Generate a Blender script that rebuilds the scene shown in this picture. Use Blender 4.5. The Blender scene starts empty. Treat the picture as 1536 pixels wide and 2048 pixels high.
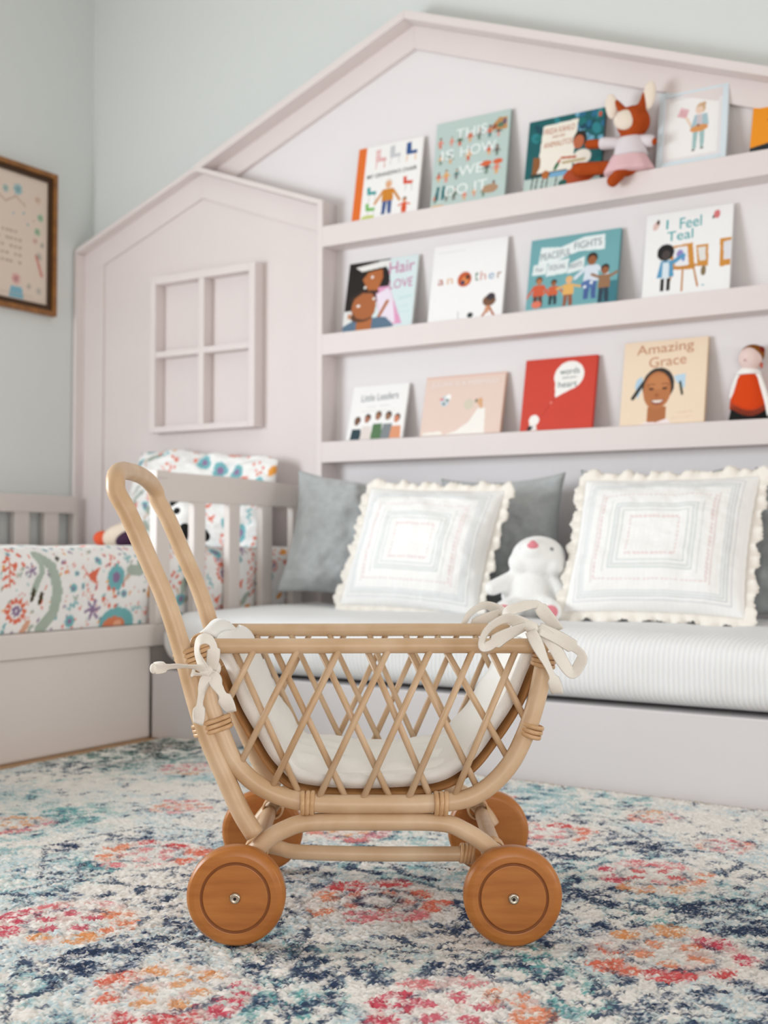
import bpy, bmesh, math, random
import numpy as np
from mathutils import Vector, Matrix

# ------------------------------------------------------------------ camera, light, exposure
SC = bpy.context.scene
COL = SC.collection
SC.view_settings.view_transform = 'Standard'
SC.view_settings.look = 'None'
SC.view_settings.gamma = 1.0
SC.view_settings.use_curve_mapping = False
SC.view_settings.exposure = 0.55

CAM_YAW, CAM_PITCH, CAM_ROLL = math.radians(32.886), math.radians(1.461), math.radians(0.188)
CAM_POS = Vector((0.0, 0.0, 0.58))
_f = Vector((-math.sin(CAM_YAW) * math.cos(CAM_PITCH), math.cos(CAM_YAW) * math.cos(CAM_PITCH), math.sin(CAM_PITCH)))
_r = Vector((math.cos(CAM_YAW), math.sin(CAM_YAW), 0))
_u = _r.cross(_f)
_R = _r * math.cos(CAM_ROLL) + _u * math.sin(CAM_ROLL)
_U = -_r * math.sin(CAM_ROLL) + _u * math.cos(CAM_ROLL)
cd = bpy.data.cameras.new('camera')
cam = bpy.data.objects.new('camera', cd)
COL.objects.link(cam)
cam.matrix_world = Matrix(((_R.x, _U.x, -_f.x, CAM_POS.x), (_R.y, _U.y, -_f.y, CAM_POS.y), (_R.z, _U.z, -_f.z, CAM_POS.z), (0, 0, 0, 1)))
cd.sensor_fit = 'VERTICAL'
cd.sensor_height = 36.0
cd.sensor_width = 27.0
cd.lens = 2376.3 / 2048 * 36.0
cd.clip_start = 0.05
cd.dof.use_dof = True
cd.dof.focus_distance = 1.72
cd.dof.aperture_fstop = 4.6
SC.camera = cam

W = bpy.data.worlds.new('world')
SC.world = W
W.use_nodes = True
bg = W.node_tree.nodes['Background']
bg.inputs[0].default_value = (1, 0.94, 0.875, 1)
bg.inputs[1].default_value = 0.33


def area(name, loc, target, sx, sy, power, col):
    l = bpy.data.lights.new(name, 'AREA')
    l.shape = 'RECTANGLE'
    l.size, l.size_y, l.energy, l.color = sx, sy, power, col
    o = bpy.data.objects.new(name, l)
    o.location = loc
    o.rotation_euler = (Vector(target) - Vector(loc)).to_track_quat('-Z', 'Y').to_euler()
    COL.objects.link(o)
    return o


# daylight entering through the window in the left wall, plus two added fill lamps, right of and behind the camera, without windows
area('window_daylight', (-3.76, 0.55, 1.1), (-1.80, 1.62, 0.8), 1.5, 1.1, 62, (0.885, 0.95, 1.0))
area('side_fill', (3.0, 1.9, 0.8), (-3.2, 2.6, 0.7), 1.6, 1.0, 24, (1.0, 0.985, 0.98))
area('rear_fill', (1.3, -1.5, 0.75), (-1.0, 1.6, 0.25), 1.6, 1.0, 24, (1.0, 0.99, 0.98))


# ------------------------------------------------------------------ helpers
def lin(c):
    out = []
    for v in c[:3]:
        v = v / 255.0
        out.append(v / 12.92 if v <= 0.04045 else ((v + 0.055) / 1.055) ** 2.4)
    return tuple(out)


def mat(name, col, rough=0.6, var=0.0, scale=20.0, bump=0.0, bscale=200.0, spec=0.3, metal=0.0, attr=False, col2=None, stretch=None, sheen=0.0, detail=4.0):
    m = bpy.data.materials.new(name)
    m.use_nodes = True
    nt = m.node_tree
    b = nt.nodes['Principled BSDF']
    b.inputs['Roughness'].default_value = rough
    b.inputs['Metallic'].default_value = metal
    b.inputs['Specular IOR Level'].default_value = spec
    if sheen:
        b.inputs['Sheen Weight'].default_value = sheen
        b.inputs['Sheen Roughness'].default_value = 0.5
    tc = nt.nodes.new('ShaderNodeTexCoord')
    vec = tc.outputs['Object']
    if stretch:
        mp = nt.nodes.new('ShaderNodeMapping')
        mp.inputs['Scale'].default_value = stretch
        nt.links.new(vec, mp.inputs['Vector'])
        vec = mp.outputs['Vector']
    base = None
    if attr:
        a = nt.nodes.new('ShaderNodeAttribute')
        a.attribute_name = 'Col'
        base = a.outputs['Color']
        nt.links.new(base, b.inputs['Base Color'])
    else:
        c1 = lin(col)
        b.inputs['Base Color'].default_value = (*c1, 1)
        if var > 0 or col2:
            n = nt.nodes.new('ShaderNodeTexNoise')
            n.inputs['Scale'].default_value = scale
            n.inputs['Detail'].default_value = detail
            nt.links.new(vec, n.inputs['Vector'])
            rmp = nt.nodes.new('ShaderNodeValToRGB')
            rmp.color_ramp.elements[0].position = 0.32
            rmp.color_ramp.elements[1].position = 0.68
            c2 = lin(col2) if col2 else tuple(v * (1 - var) for v in c1)
            rmp.color_ramp.elements[0].color = (*c2, 1)
            rmp.color_ramp.elements[1].color = (*c1, 1)
            nt.links.new(n.outputs['Fac'], rmp.inputs['Fac'])
            nt.links.new(rmp.outputs['Color'], b.inputs['Base Color'])
    if bump > 0:
        n2 = nt.nodes.new('ShaderNodeTexNoise')
        n2.inputs['Scale'].default_value = bscale
        n2.inputs['Detail'].default_value = 3
        nt.links.new(vec, n2.inputs['Vector'])
        bp = nt.nodes.new('ShaderNodeBump')
        bp.inputs['Strength'].default_value = bump
        bp.inputs['Distance'].default_value = 0.002
        nt.links.new(n2.outputs['Fac'], bp.inputs['Height'])
        nt.links.new(bp.outputs['Normal'], b.inputs['Normal'])
    return m


_flat = {}


def flat(c):
    k = tuple(c)
    if k not in _flat:
        _flat[k] = mat('print_ink', c, rough=0.55)
    return _flat[k]


def link(o, parent=None):
    COL.objects.link(o)
    if parent is not None:
        o.parent = parent
    return o


def tag(o, label=None, cat=None, group=None, kind=None):
    if label: o['label'] = label
    if cat: o['category'] = cat
    if group: o['group'] = group
    if kind: o['kind'] = kind
    return o


def thing(name, label, cat, loc=(0, 0, 0), rz=0.0, group=None):
    o = bpy.data.objects.new(name, None)
    o.empty_display_size = 0.05
    o.location = loc
    o.rotation_euler = (0, 0, rz)
    link(o)
    return tag(o, label, cat, group)


def smooth(me, on=True):
    me.polygons.foreach_set('use_smooth', [on] * len(me.polygons))


def obj(name, verts, faces, m, parent=None, sm=True):
    me = bpy.data.meshes.new(name)
    me.from_pydata([tuple(v) for v in verts], [], faces)
    me.materials.append(m)
    if sm: smooth(me)
    me.update()
    return link(bpy.data.objects.new(name, me), parent)


def bm_obj(name, bm, m, parent=None, sm=False):
    me = bpy.data.meshes.new(name)
    bmesh.ops.recalc_face_normals(bm, faces=bm.faces[:])
    bm.to_mesh(me)
    bm.free()
    me.materials.append(m)
    if sm: smooth(me)
    return link(bpy.data.objects.new(name, me), parent)


def add_box(bm, x0, x1, y0, y1, z0, z1, bev=0.0):
    r = bmesh.ops.create_cube(bm, size=1.0)
    vs = r['verts']
    for v in vs:
        v.co = Vector(((x0 + x1) / 2 + v.co.x * (x1 - x0), (y0 + y1) / 2 + v.co.y * (y1 - y0), (z0 + z1) / 2 + v.co.z * (z1 - z0)))
    if bev > 0:
        es = list({e for v in vs for e in v.link_edges})
        bmesh.ops.bevel(bm, geom=es, offset=bev, segments=2, profile=0.6, affect='EDGES')


def box(name, x0, x1, y0, y1, z0, z1, m, parent=None, bev=0.003):
    bm = bmesh.new()
    add_box(bm, x0, x1, y0, y1, z0, z1, bev)
    return bm_obj(name, bm, m, parent)


def add_prism(bm, poly, y0, y1):
    """poly: (x, z) points; extruded along y."""
    a = [bm.verts.new((x, y0, z)) for x, z in poly]
    b = [bm.verts.new((x, y1, z)) for x, z in poly]
    n = len(poly)
    bm.faces.new(a)
    bm.faces.new(b[::-1])
    for i in range(n):
        bm.faces.new((a[i], b[i], b[(i + 1) % n], a[(i + 1) % n]))


def prism(name, poly, y0, y1, m, parent=None, bev=0.002):
    bm = bmesh.new()
    add_prism(bm, poly, y0, y1)
    if bev:
        bmesh.ops.bevel(bm, geom=bm.edges[:], offset=bev, segments=2, profile=0.6, affect='EDGES')
    return bm_obj(name, bm, m, parent)


def catmull(pts, k=6, closed=False):
    P = [Vector(p) for p in pts]
    n = len(P)
    out = []
    rng = range(n if closed else n - 1)
    for i in rng:
        p1, p2 = P[i], P[(i + 1) % n]
        p0 = P[i - 1] if (closed or i > 0) else p1 * 2 - p2
        p3 = P[(i + 2) % n] if (closed or i < n - 2) else p2 * 2 - p1
        for j in range(k):
            t = j / k
            out.append(0.5 * ((2 * p1) + (-p0 + p2) * t + (2 * p0 - 5 * p1 + 4 * p2 - p3) * t * t + (-p0 + 3 * p1 - 3 * p2 + p3) * t ** 3))
    if not closed: out.append(P[-1])
    return out


def sweep(pts, ra, rb=None, n=12, closed=False, up=None, cap=True, taper=None):
    """tube along pts; ra radius (or half width along side), rb half height. taper: function t->scale."""
    rb = ra if rb is None else rb
    pts = [Vector(p) for p in pts]
    m = len(pts)
    V, F = [], []
    ref = None
    for i in range(m):
        a = pts[i - 1] if (closed or i > 0) else pts[i]
        b = pts[(i + 1) % m] if (closed or i < m - 1) else pts[i]
        t = (b - a).normalized()
        if up is not None:
            u = Vector(up) - t * t.dot(Vector(up))
            if u.length < 1e-4: u = t.orthogonal()
            u.normalize()
        else:
            if ref is None:
                u = t.orthogonal().normalized()
            else:
                u = (ref - t * t.dot(ref)).normalized()
            ref = u
        s = t.cross(u)
        k = taper(i / max(1, m - 1)) if taper else 1.0
        for j in range(n):
            an = 2 * math.pi * j / n
            V.append(pts[i] + s * (math.cos(an) * ra * k) + u * (math.sin(an) * rb * k))
    for i in range(m if closed else m - 1):
        i2 = (i + 1) % m
        for j in range(n):
            j2 = (j + 1) % n
            F.append((i * n + j, i2 * n + j, i2 * n + j2, i * n + j2))
    if cap and not closed:
        F.append(tuple(range(n))[::-1][::-1])
        F.append(tuple((m - 1) * n + j for j in range(n))[::-1])
    return V, F


def join(parts):
    V, F = [], []
    for v, f in parts:
        o = len(V)
        V += list(v)
        F += [tuple(i + o for i in q) for q in f]
    return V, F


def tube(name, pts, r, m, parent=None, k=6, n=14, closed=False, rb=None, up=None, taper=None):
    V, F = sweep(catmull(pts, k, closed) if k > 1 else pts, r, rb, n, closed, up, True, taper)
    o = obj(name, V, F, m, parent)
    fix_normals(o)
    return o


def fix_normals(o):
    bm = bmesh.new()
    bm.from_mesh(o.data)
    bmesh.ops.recalc_face_normals(bm, faces=bm.faces[:])
    bm.to_mesh(o.data)
    bm.free()


def lathe(prof, n=40, axis='z'):
    """prof: (r, h) list. returns verts/faces revolved around axis."""
    V, F = [], []
    for r, h in prof:
        for j in range(n):
            a = 2 * math.pi * j / n
            c, s = r * math.cos(a), r * math.sin(a)
            V.append((c, s, h) if axis == 'z' else (c, h, s))
    for i in range(len(prof) - 1):
        for j in range(n):
            j2 = (j + 1) % n
            F.append((i * n + j, i * n + j2, (i + 1) * n + j2, (i + 1) * n + j))
    F.append(tuple(range(n)))
    F.append(tuple((len(prof) - 1) * n + j for j in range(n)))
    return V, F


def ellipsoid(c, r, rot=None, seg=24, rings=16):
    V, F = [], []
    M = rot.to_matrix() if rot is not None else Matrix.Identity(3)
    c = Vector(c)
    for i in range(rings + 1):
        th = math.pi * i / rings
        for j in range(seg):
            ph = 2 * math.pi * j / seg
            V.append(c + M @ Vector((r[0] * math.sin(th) * math.cos(ph), r[1] * math.sin(th) * math.sin(ph), r[2] * math.cos(th))))
    for i in range(rings):
        for j in range(seg):
            j2 = (j + 1) % seg
            F.append((i * seg + j, (i + 1) * seg + j, (i + 1) * seg + j2, i * seg + j2))
    return V, F


def capsule(a, b, ra, rb):
    a, b = Vector(a), Vector(b)
    d = (b - a)
    n = 14
    pts, rad = [], []
    u = d.normalized()
    for i in range(7):
        t = math.pi / 2 * (1 - i / 6)
        pts.append(a - u * ra * math.sin(t)); rad.append(max(1e-4, ra * math.cos(t)))
    for i in range(1, 7):
        pts.append(a + d * i / 7); rad.append(ra + (rb - ra) * i / 7)
    for i in range(7):
        t = math.pi / 2 * i / 6
        pts.append(b + u * rb * math.sin(t)); rad.append(max(1e-4, rb * math.cos(t)))
    o = u.orthogonal().normalized()
    s = u.cross(o)
    V, F = [], []
    for p, r in zip(pts, rad):
        for j in range(n):
            an = 2 * math.pi * j / n
            V.append(p + o * r * math.cos(an) + s * r * math.sin(an))
    for i in range(len(pts) - 1):
        for j in range(n):
            j2 = (j + 1) % n
            F.append((i * n + j, (i + 1) * n + j, (i + 1) * n + j2, i * n + j2))
    return V, F


def blob(name, shapes, m, parent=None, voxel=0.006, smooth_it=6):
    """one continuous skin over overlapping rounded shapes"""
    V, F = join(shapes)
    o = obj(name, V, F, m, None)
    fix_normals(o)
    md = o.modifiers.new('skin', 'REMESH')
    md.mode = 'VOXEL'
    md.voxel_size = voxel
    ms = o.modifiers.new('soften', 'SMOOTH')
    ms.iterations = smooth_it
    ms.factor = 0.5
    dg = bpy.context.evaluated_depsgraph_get()
    dg.update()
    me = bpy.data.meshes.new_from_object(o.evaluated_get(dg))
    o.modifiers.clear()
    o.data = me
    smooth(me)
    if parent is not None: o.parent = parent
    return o


def grid_obj(name, P, m, parent=None, colors=None, wrap=False, sm=True):
    """P: (ny, nx, 3) array."""
    ny, nx = P.shape[:2]
    me = bpy.data.meshes.new(name)
    me.vertices.add(ny * nx)
    me.vertices.foreach_set('co', P.reshape(-1).astype(np.float32))
    i = np.arange(ny - 1)[:, None] * nx
    j = np.arange(nx if wrap else nx - 1)[None, :]
    j2 = (j + 1) % nx
    q = np.stack([i + j, i + j2, i + nx + j2, i + nx + j], -1).reshape(-1, 4)
    nf = len(q)
    me.loops.add(nf * 4)
    me.loops.foreach_set('vertex_index', q.reshape(-1).astype(np.int32))
    me.polygons.add(nf)
    me.polygons.foreach_set('loop_start', np.arange(0, nf * 4, 4, dtype=np.int32))
    me.polygons.foreach_set('use_smooth', np.full(nf, sm))
    me.update(calc_edges=True)
    me.validate()
    if colors is not None:
        a = me.color_attributes.new('Col', 'FLOAT_COLOR', 'POINT')
        c = np.clip(colors.reshape(-1, 3) / 255.0, 0, 1)
        c = np.where(c <= 0.04045, c / 12.92, ((c + 0.055) / 1.055) ** 2.4)
        c = np.concatenate([c, np.ones((len(c), 1))], 1)
        a.data.foreach_set('color', c.reshape(-1).astype(np.float32))
    me.materials.append(m)
    return link(bpy.data.objects.new(name, me), parent)


def hash2(ix, iy, seed):
    h = np.sin(ix * 127.1 + iy * 311.7 + seed * 74.7) * 43758.5453
    return h - np.floor(h)


def vnoise(x, y, seed=0):
    ix, iy = np.floor(x), np.floor(y)
    fx, fy = x - ix, y - iy
    fx, fy = fx * fx * (3 - 2 * fx), fy * fy * (3 - 2 * fy)
    a, b = hash2(ix, iy, seed), hash2(ix + 1, iy, seed)
    c, d = hash2(ix, iy + 1, seed), hash2(ix + 1, iy + 1, seed)
    return (a * (1 - fx) + b * fx) * (1 - fy) + (c * (1 - fx) + d * fx) * fy


def fbm(x, y, seed=0, o=4):
    s, a, t = 0, 0.5, 0
    for i in range(o):
        s = s + a * vnoise(x, y, seed + i * 13)
        t += a
        x, y, a = x * 2.03, y * 2.03, a * 0.5
    return s / t


class Paint:
    """a printed pattern: coloured shapes set down on a cloth or a page, in its own flat coordinates"""

    def __init__(s, u, v, base):
        s.u, s.v = u, v
        s.c = np.empty(u.shape + (3,))
        s.c[...] = base

    def put(s, mask, col, a=1.0):
        k = np.clip(mask, 0, 1)[..., None] * a
        s.c = s.c * (1 - k) + np.array(col, float) * k

    def rect(s, x0, y0, x1, y1, col, a=1.0):
        s.put(((s.u >= x0) & (s.u <= x1) & (s.v >= y0) & (s.v <= y1)).astype(float), col, a)

    def ell(s, cx, cy, rx, ry, col, rot=0.0, a=1.0):
        du, dv = s.u - cx, s.v - cy
        c, n = math.cos(rot), math.sin(rot)
        x, y = (du * c + dv * n) / rx, (-du * n + dv * c) / ry
        s.put((x * x + y * y <= 1).astype(float), col, a)

    def poly(s, pts, col, a=1.0):
        ins = np.zeros(s.u.shape, bool)
        n = len(pts)
        for i in range(n):
            x1, y1 = pts[i]
            x2, y2 = pts[(i + 1) % n]
            if y1 == y2: continue
            cr = ((s.v < y1) != (s.v < y2)) & (s.u < (x2 - x1) * (s.v - y1) / (y2 - y1) + x1)
            ins ^= cr
        s.put(ins.astype(float), col, a)

    def line(s, pts, w, col, a=1.0):
        for (x1, y1), (x2, y2) in zip(pts[:-1], pts[1:]):
            dx, dy = x2 - x1, y2 - y1
            t = np.clip(((s.u - x1) * dx + (s.v - y1) * dy) / max(1e-12, dx * dx + dy * dy), 0, 1)
            d = np.hypot(s.u - x1 - t * dx, s.v - y1 - t * dy)
            s.put((d <= w / 2).astype(float), col, a)

    def flower(s, cx, cy, r, n, col, mid=None, pr=0.42, rot=0.0, ring=0.62):
        for i in range(n):
            an = rot + 2 * math.pi * i / n
            s.ell(cx + r * ring * math.cos(an), cy + r * ring * math.sin(an), r * pr, r * pr * 0.8, col, an)
        if mid: s.ell(cx, cy, r * 0.42, r * 0.42, mid)

    def star(s, cx, cy, r, col, n=5, rot=0.3, w=0.16):
        for i in range(n):
            an = rot + 2 * math.pi * i / n
            s.line([(cx, cy), (cx + r * math.cos(an), cy + r * math.sin(an))], r * w * 2, col)

    def person(s, x, y, h, skin, hair, top, legs, arm=None, lw=1.0):
        w = h * 0.16 * lw
        s.poly([(x - w * .8, y), (x - w * .2, y), (x, y + h * .42), (x + w * .2, y), (x + w * .8, y), (x + w * .75, y + h * .45), (x - w * .75, y + h * .45)], legs)
        s.poly([(x - w * .95, y + h * .38), (x + w * .95, y + h * .38), (x + w * .8, y + h * .74), (x - w * .8, y + h * .74)], top)
        if arm:
            s.line([(x - w * .8, y + h * .68), (x - w * 2.0, y + h * arm)], h * .075, top)
            s.line([(x + w * .8, y + h * .68), (x + w * 2.0, y + h * arm)], h * .075, top)
        s.ell(x, y + h * .9, h * .12, h * .125, hair)
        s.ell(x, y + h * .85, h * .095, h * .105, skin)


def lettering(s, x, z, w, h, col, parent, rot=0.0, y=-0.0009, name='title_lettering', bold=0.0, track=1.0):
    """printed words as thin raised ink, fitted into a box w x h with its lower left corner at (x, z)"""
    cu = bpy.data.curves.new(name, 'FONT')
    cu.body = s
    cu.space_character = track
    cu.offset = bold
    o = bpy.data.objects.new(name, cu)
    COL.objects.link(o)
    dg = bpy.context.evaluated_depsgraph_get()
    dg.update()
    me = bpy.data.meshes.new_from_object(o.evaluated_get(dg))
    bpy.data.objects.remove(o)
    n = len(me.vertices)
    co = np.empty(n * 3, np.float32)
    me.vertices.foreach_get('co', co)
    co = co.reshape(-1, 3)
    mn, mx = co.min(0), co.max(0)
    px = (co[:, 0] - mn[0]) / (mx[0] - mn[0]) * w
    pz = (co[:, 1] - mn[1]) / (mx[1] - mn[1]) * h
    c, q = math.cos(rot), math.sin(rot)
    out = np.stack([x + px * c - pz * q, np.full(n, y), z + px * q + pz * c], 1).astype(np.float32)
    me.vertices.foreach_set('co', out.reshape(-1))
    me.materials.clear()
    me.materials.append(flat(col))
    me.update()
    return link(bpy.data.objects.new(name, me), parent)


# ------------------------------------------------------------------ materials
M_wall = mat('wall_paint', (216, 220, 218), rough=0.85, bump=0.05, bscale=350, spec=0.1)
M_ceil = mat('ceiling_paint', (238, 238, 235), rough=0.9, spec=0.1)
M_house = mat('blush_satin_paint', (226, 216, 214), rough=0.5, var=0.02, scale=5, bump=0.03, bscale=260, spec=0.3)
M_panel = mat('white_panel_paint', (230, 226, 227), rough=0.6, bump=0.03, bscale=260, spec=0.25)
M_bed = mat('greige_satin_paint', (223, 215, 210), rough=0.5, bump=0.03, bscale=260, spec=0.3)
M_bench = mat('pale_bench_paint', (219, 215, 216), rough=0.5, bump=0.03, bscale=260, spec=0.3)
M_floor = mat('oak_floor', (186, 150, 112), rough=0.5, col2=(160, 122, 86), scale=6, stretch=(1, 12, 1))
M_rattan = mat('peeled_rattan', (220, 192, 159), rough=0.38, col2=(201, 166, 128), scale=14, bump=0.12, bscale=90, spec=0.45, stretch=(1.0, 1.0, 1.0), detail=6)
M_cane = mat('cane_binding', (216, 178, 136), rough=0.32, col2=(198, 156, 112), scale=60, spec=0.5)
M_wheel = mat('turned_beech', (188, 121, 57), rough=0.36, col2=(164, 98, 43), scale=9, bump=0.06, bscale=120, spec=0.4, stretch=(1.0, 1.0, 7.0), detail=5)
M_groove = mat('burnt_groove', (132, 78, 40), rough=0.6)
M_steel = mat('brushed_steel', (196, 186, 170), rough=0.3, metal=1.0)
M_dark = mat('dark_recess', (40, 34, 30), rough=0.7)
M_cotton = mat('white_cotton', (246, 245, 241), rough=0.9, bump=0.25, bscale=420, spec=0.1, sheen=0.2)
M_tie = mat('cotton_tape', (238, 233, 224), rough=0.9, bump=0.3, bscale=700, spec=0.1, sheen=0.2)
M_grey = mat('grey_linen', (184, 189, 190), rough=0.95, var=0.1, scale=60, bump=0.35, bscale=500, spec=0.1, sheen=0.3)
M_print = mat('printed_cloth', (255, 255, 255), rough=0.9, attr=True, bump=0.2, bscale=420, spec=0.1)
M_page = mat('printed_cover', (255, 255, 255), rough=0.42, attr=True, spec=0.35)
M_paper = mat('page_edges', (236, 230, 218), rough=0.85)
M_cream = mat('cream_ruffle', (240, 234, 225), rough=0.95, bump=0.3, bscale=400, spec=0.1)
M_plush = mat('white_plush', (243, 243, 241), rough=1.0, bump=0.9, bscale=170, spec=0.05, sheen=0.5)
M_pinkfelt = mat('pink_felt', (226, 140, 150), rough=1.0, spec=0.05)
M_black = mat('black_plush', (38, 38, 38), rough=1.0, bump=0.5, bscale=200, spec=0.05)
M_rust = mat('rust_felt', (176, 78, 36), rough=1.0, bump=0.4, bscale=260, spec=0.05, var=0.15, scale=40)
M_ear = mat('cream_felt', (234, 220, 205), rough=1.0, bump=0.3, bscale=260, spec=0.05)
M_lilac = mat('lilac_knit', (222, 214, 218), rough=1.0, bump=0.5, bscale=300, spec=0.05)
M_skirt = mat('pink_knit', (224, 186, 190), rough=1.0, bump=0.5, bscale=300, spec=0.05)
M_red = mat('red_wool', (214, 74, 32), rough=1.0, bump=0.4, bscale=260, spec=0.05)
M_skin = mat('doll_skin', (230, 206, 200), rough=0.9)
M_gold = mat('gilt_wood', (156, 102, 44), rough=0.35, col2=(122, 76, 30), scale=30, spec=0.5)
M_umber = mat('dark_wood', (66, 42, 20), rough=0.4)
M_wframe = mat('white_frame_lacquer', (214, 226, 232), rough=0.4)

# the ribbed cotton of the bench mattress
M_ribbed = mat('ribbed_cotton', (238, 238, 236), rough=0.95, spec=0.1)
nt = M_ribbed.node_tree
wv = nt.nodes.new('ShaderNodeTexWave')
wv.wave_type = 'BANDS'
wv.bands_direction = 'X'
wv.inputs['Scale'].default_value = 26.0
wv.inputs['Distortion'].default_value = 1.2
wv.inputs['Detail'].default_value = 2
wv.inputs['Detail Scale'].default_value = 1.5
tcn = nt.nodes.new('ShaderNodeTexCoord')
nt.links.new(tcn.outputs['Object'], wv.inputs['Vector'])
rp = nt.nodes.new('ShaderNodeValToRGB')
rp.color_ramp.elements[0].color = (*lin((233, 235, 237)), 1)
rp.color_ramp.elements[1].color = (*lin((243, 243, 242)), 1)
nt.links.new(wv.outputs['Fac'], rp.inputs['Fac'])
nt.links.new(rp.outputs['Color'], nt.nodes['Principled BSDF'].inputs['Base Color'])
bpn = nt.nodes.new('ShaderNodeBump')
bpn.inputs['Strength'].default_value = 0.35
bpn.inputs['Distance'].default_value = 0.003
nt.links.new(wv.outputs['Fac'], bpn.inputs['Height'])
nt.links.new(bpn.outputs['Normal'], nt.nodes['Principled BSDF'].inputs['Normal'])

# ------------------------------------------------------------------ the room
XL, YB = -3.80, 3.565           # faces of the left and back walls
ZF = -0.014                     # floor under the rug
tag(box('floor', XL - 0.1, 1.6, -2.4, YB + 0.1, ZF - 0.06, ZF, M_floor, bev=0), kind='structure')
tag(box('wall_back', XL - 0.12, 1.6, YB, YB + 0.12, ZF - 0.06, 3.1, M_wall, bev=0), kind='structure')
bm = bmesh.new()                # left wall with its window opening
WY0, WY1, WZ0, WZ1 = -0.27, 1.37, 0.48, 1.74
add_box(bm, XL - 0.12, XL, -2.4, WY0, ZF - 0.06, 3.1)
add_box(bm, XL - 0.12, XL, WY1, YB, ZF - 0.06, 3.1)
add_box(bm, XL - 0.12, XL, WY0, WY1, ZF - 0.06, WZ0)
add_box(bm, XL - 0.12, XL, WY0, WY1, WZ1, 3.1)
tag(bm_obj('wall_left', bm, M_wall), kind='structure')
bm = bmesh.new()
for y0, y1, z0, z1 in ((WY0, WY0 + .06, WZ0, WZ1), (WY1 - .06, WY1, WZ0, WZ1), (WY0, WY1, WZ0, WZ0 + .06), (WY0, WY1, WZ1 - .06, WZ1), (WY0, WY1, 1.10, 1.14), (.53, .57, WZ0, WZ1)):
    add_box(bm, XL - 0.10, XL - 0.06, y0, y1, z0, z1, 0.003)
tag(bm_obj('window_1', bm, M_wframe), kind='structure')
tag(box('ceiling', XL - 0.12, 1.6, -2.4, YB + 0.12, 3.1, 3.16, M_ceil, bev=0), kind='structure')

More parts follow.
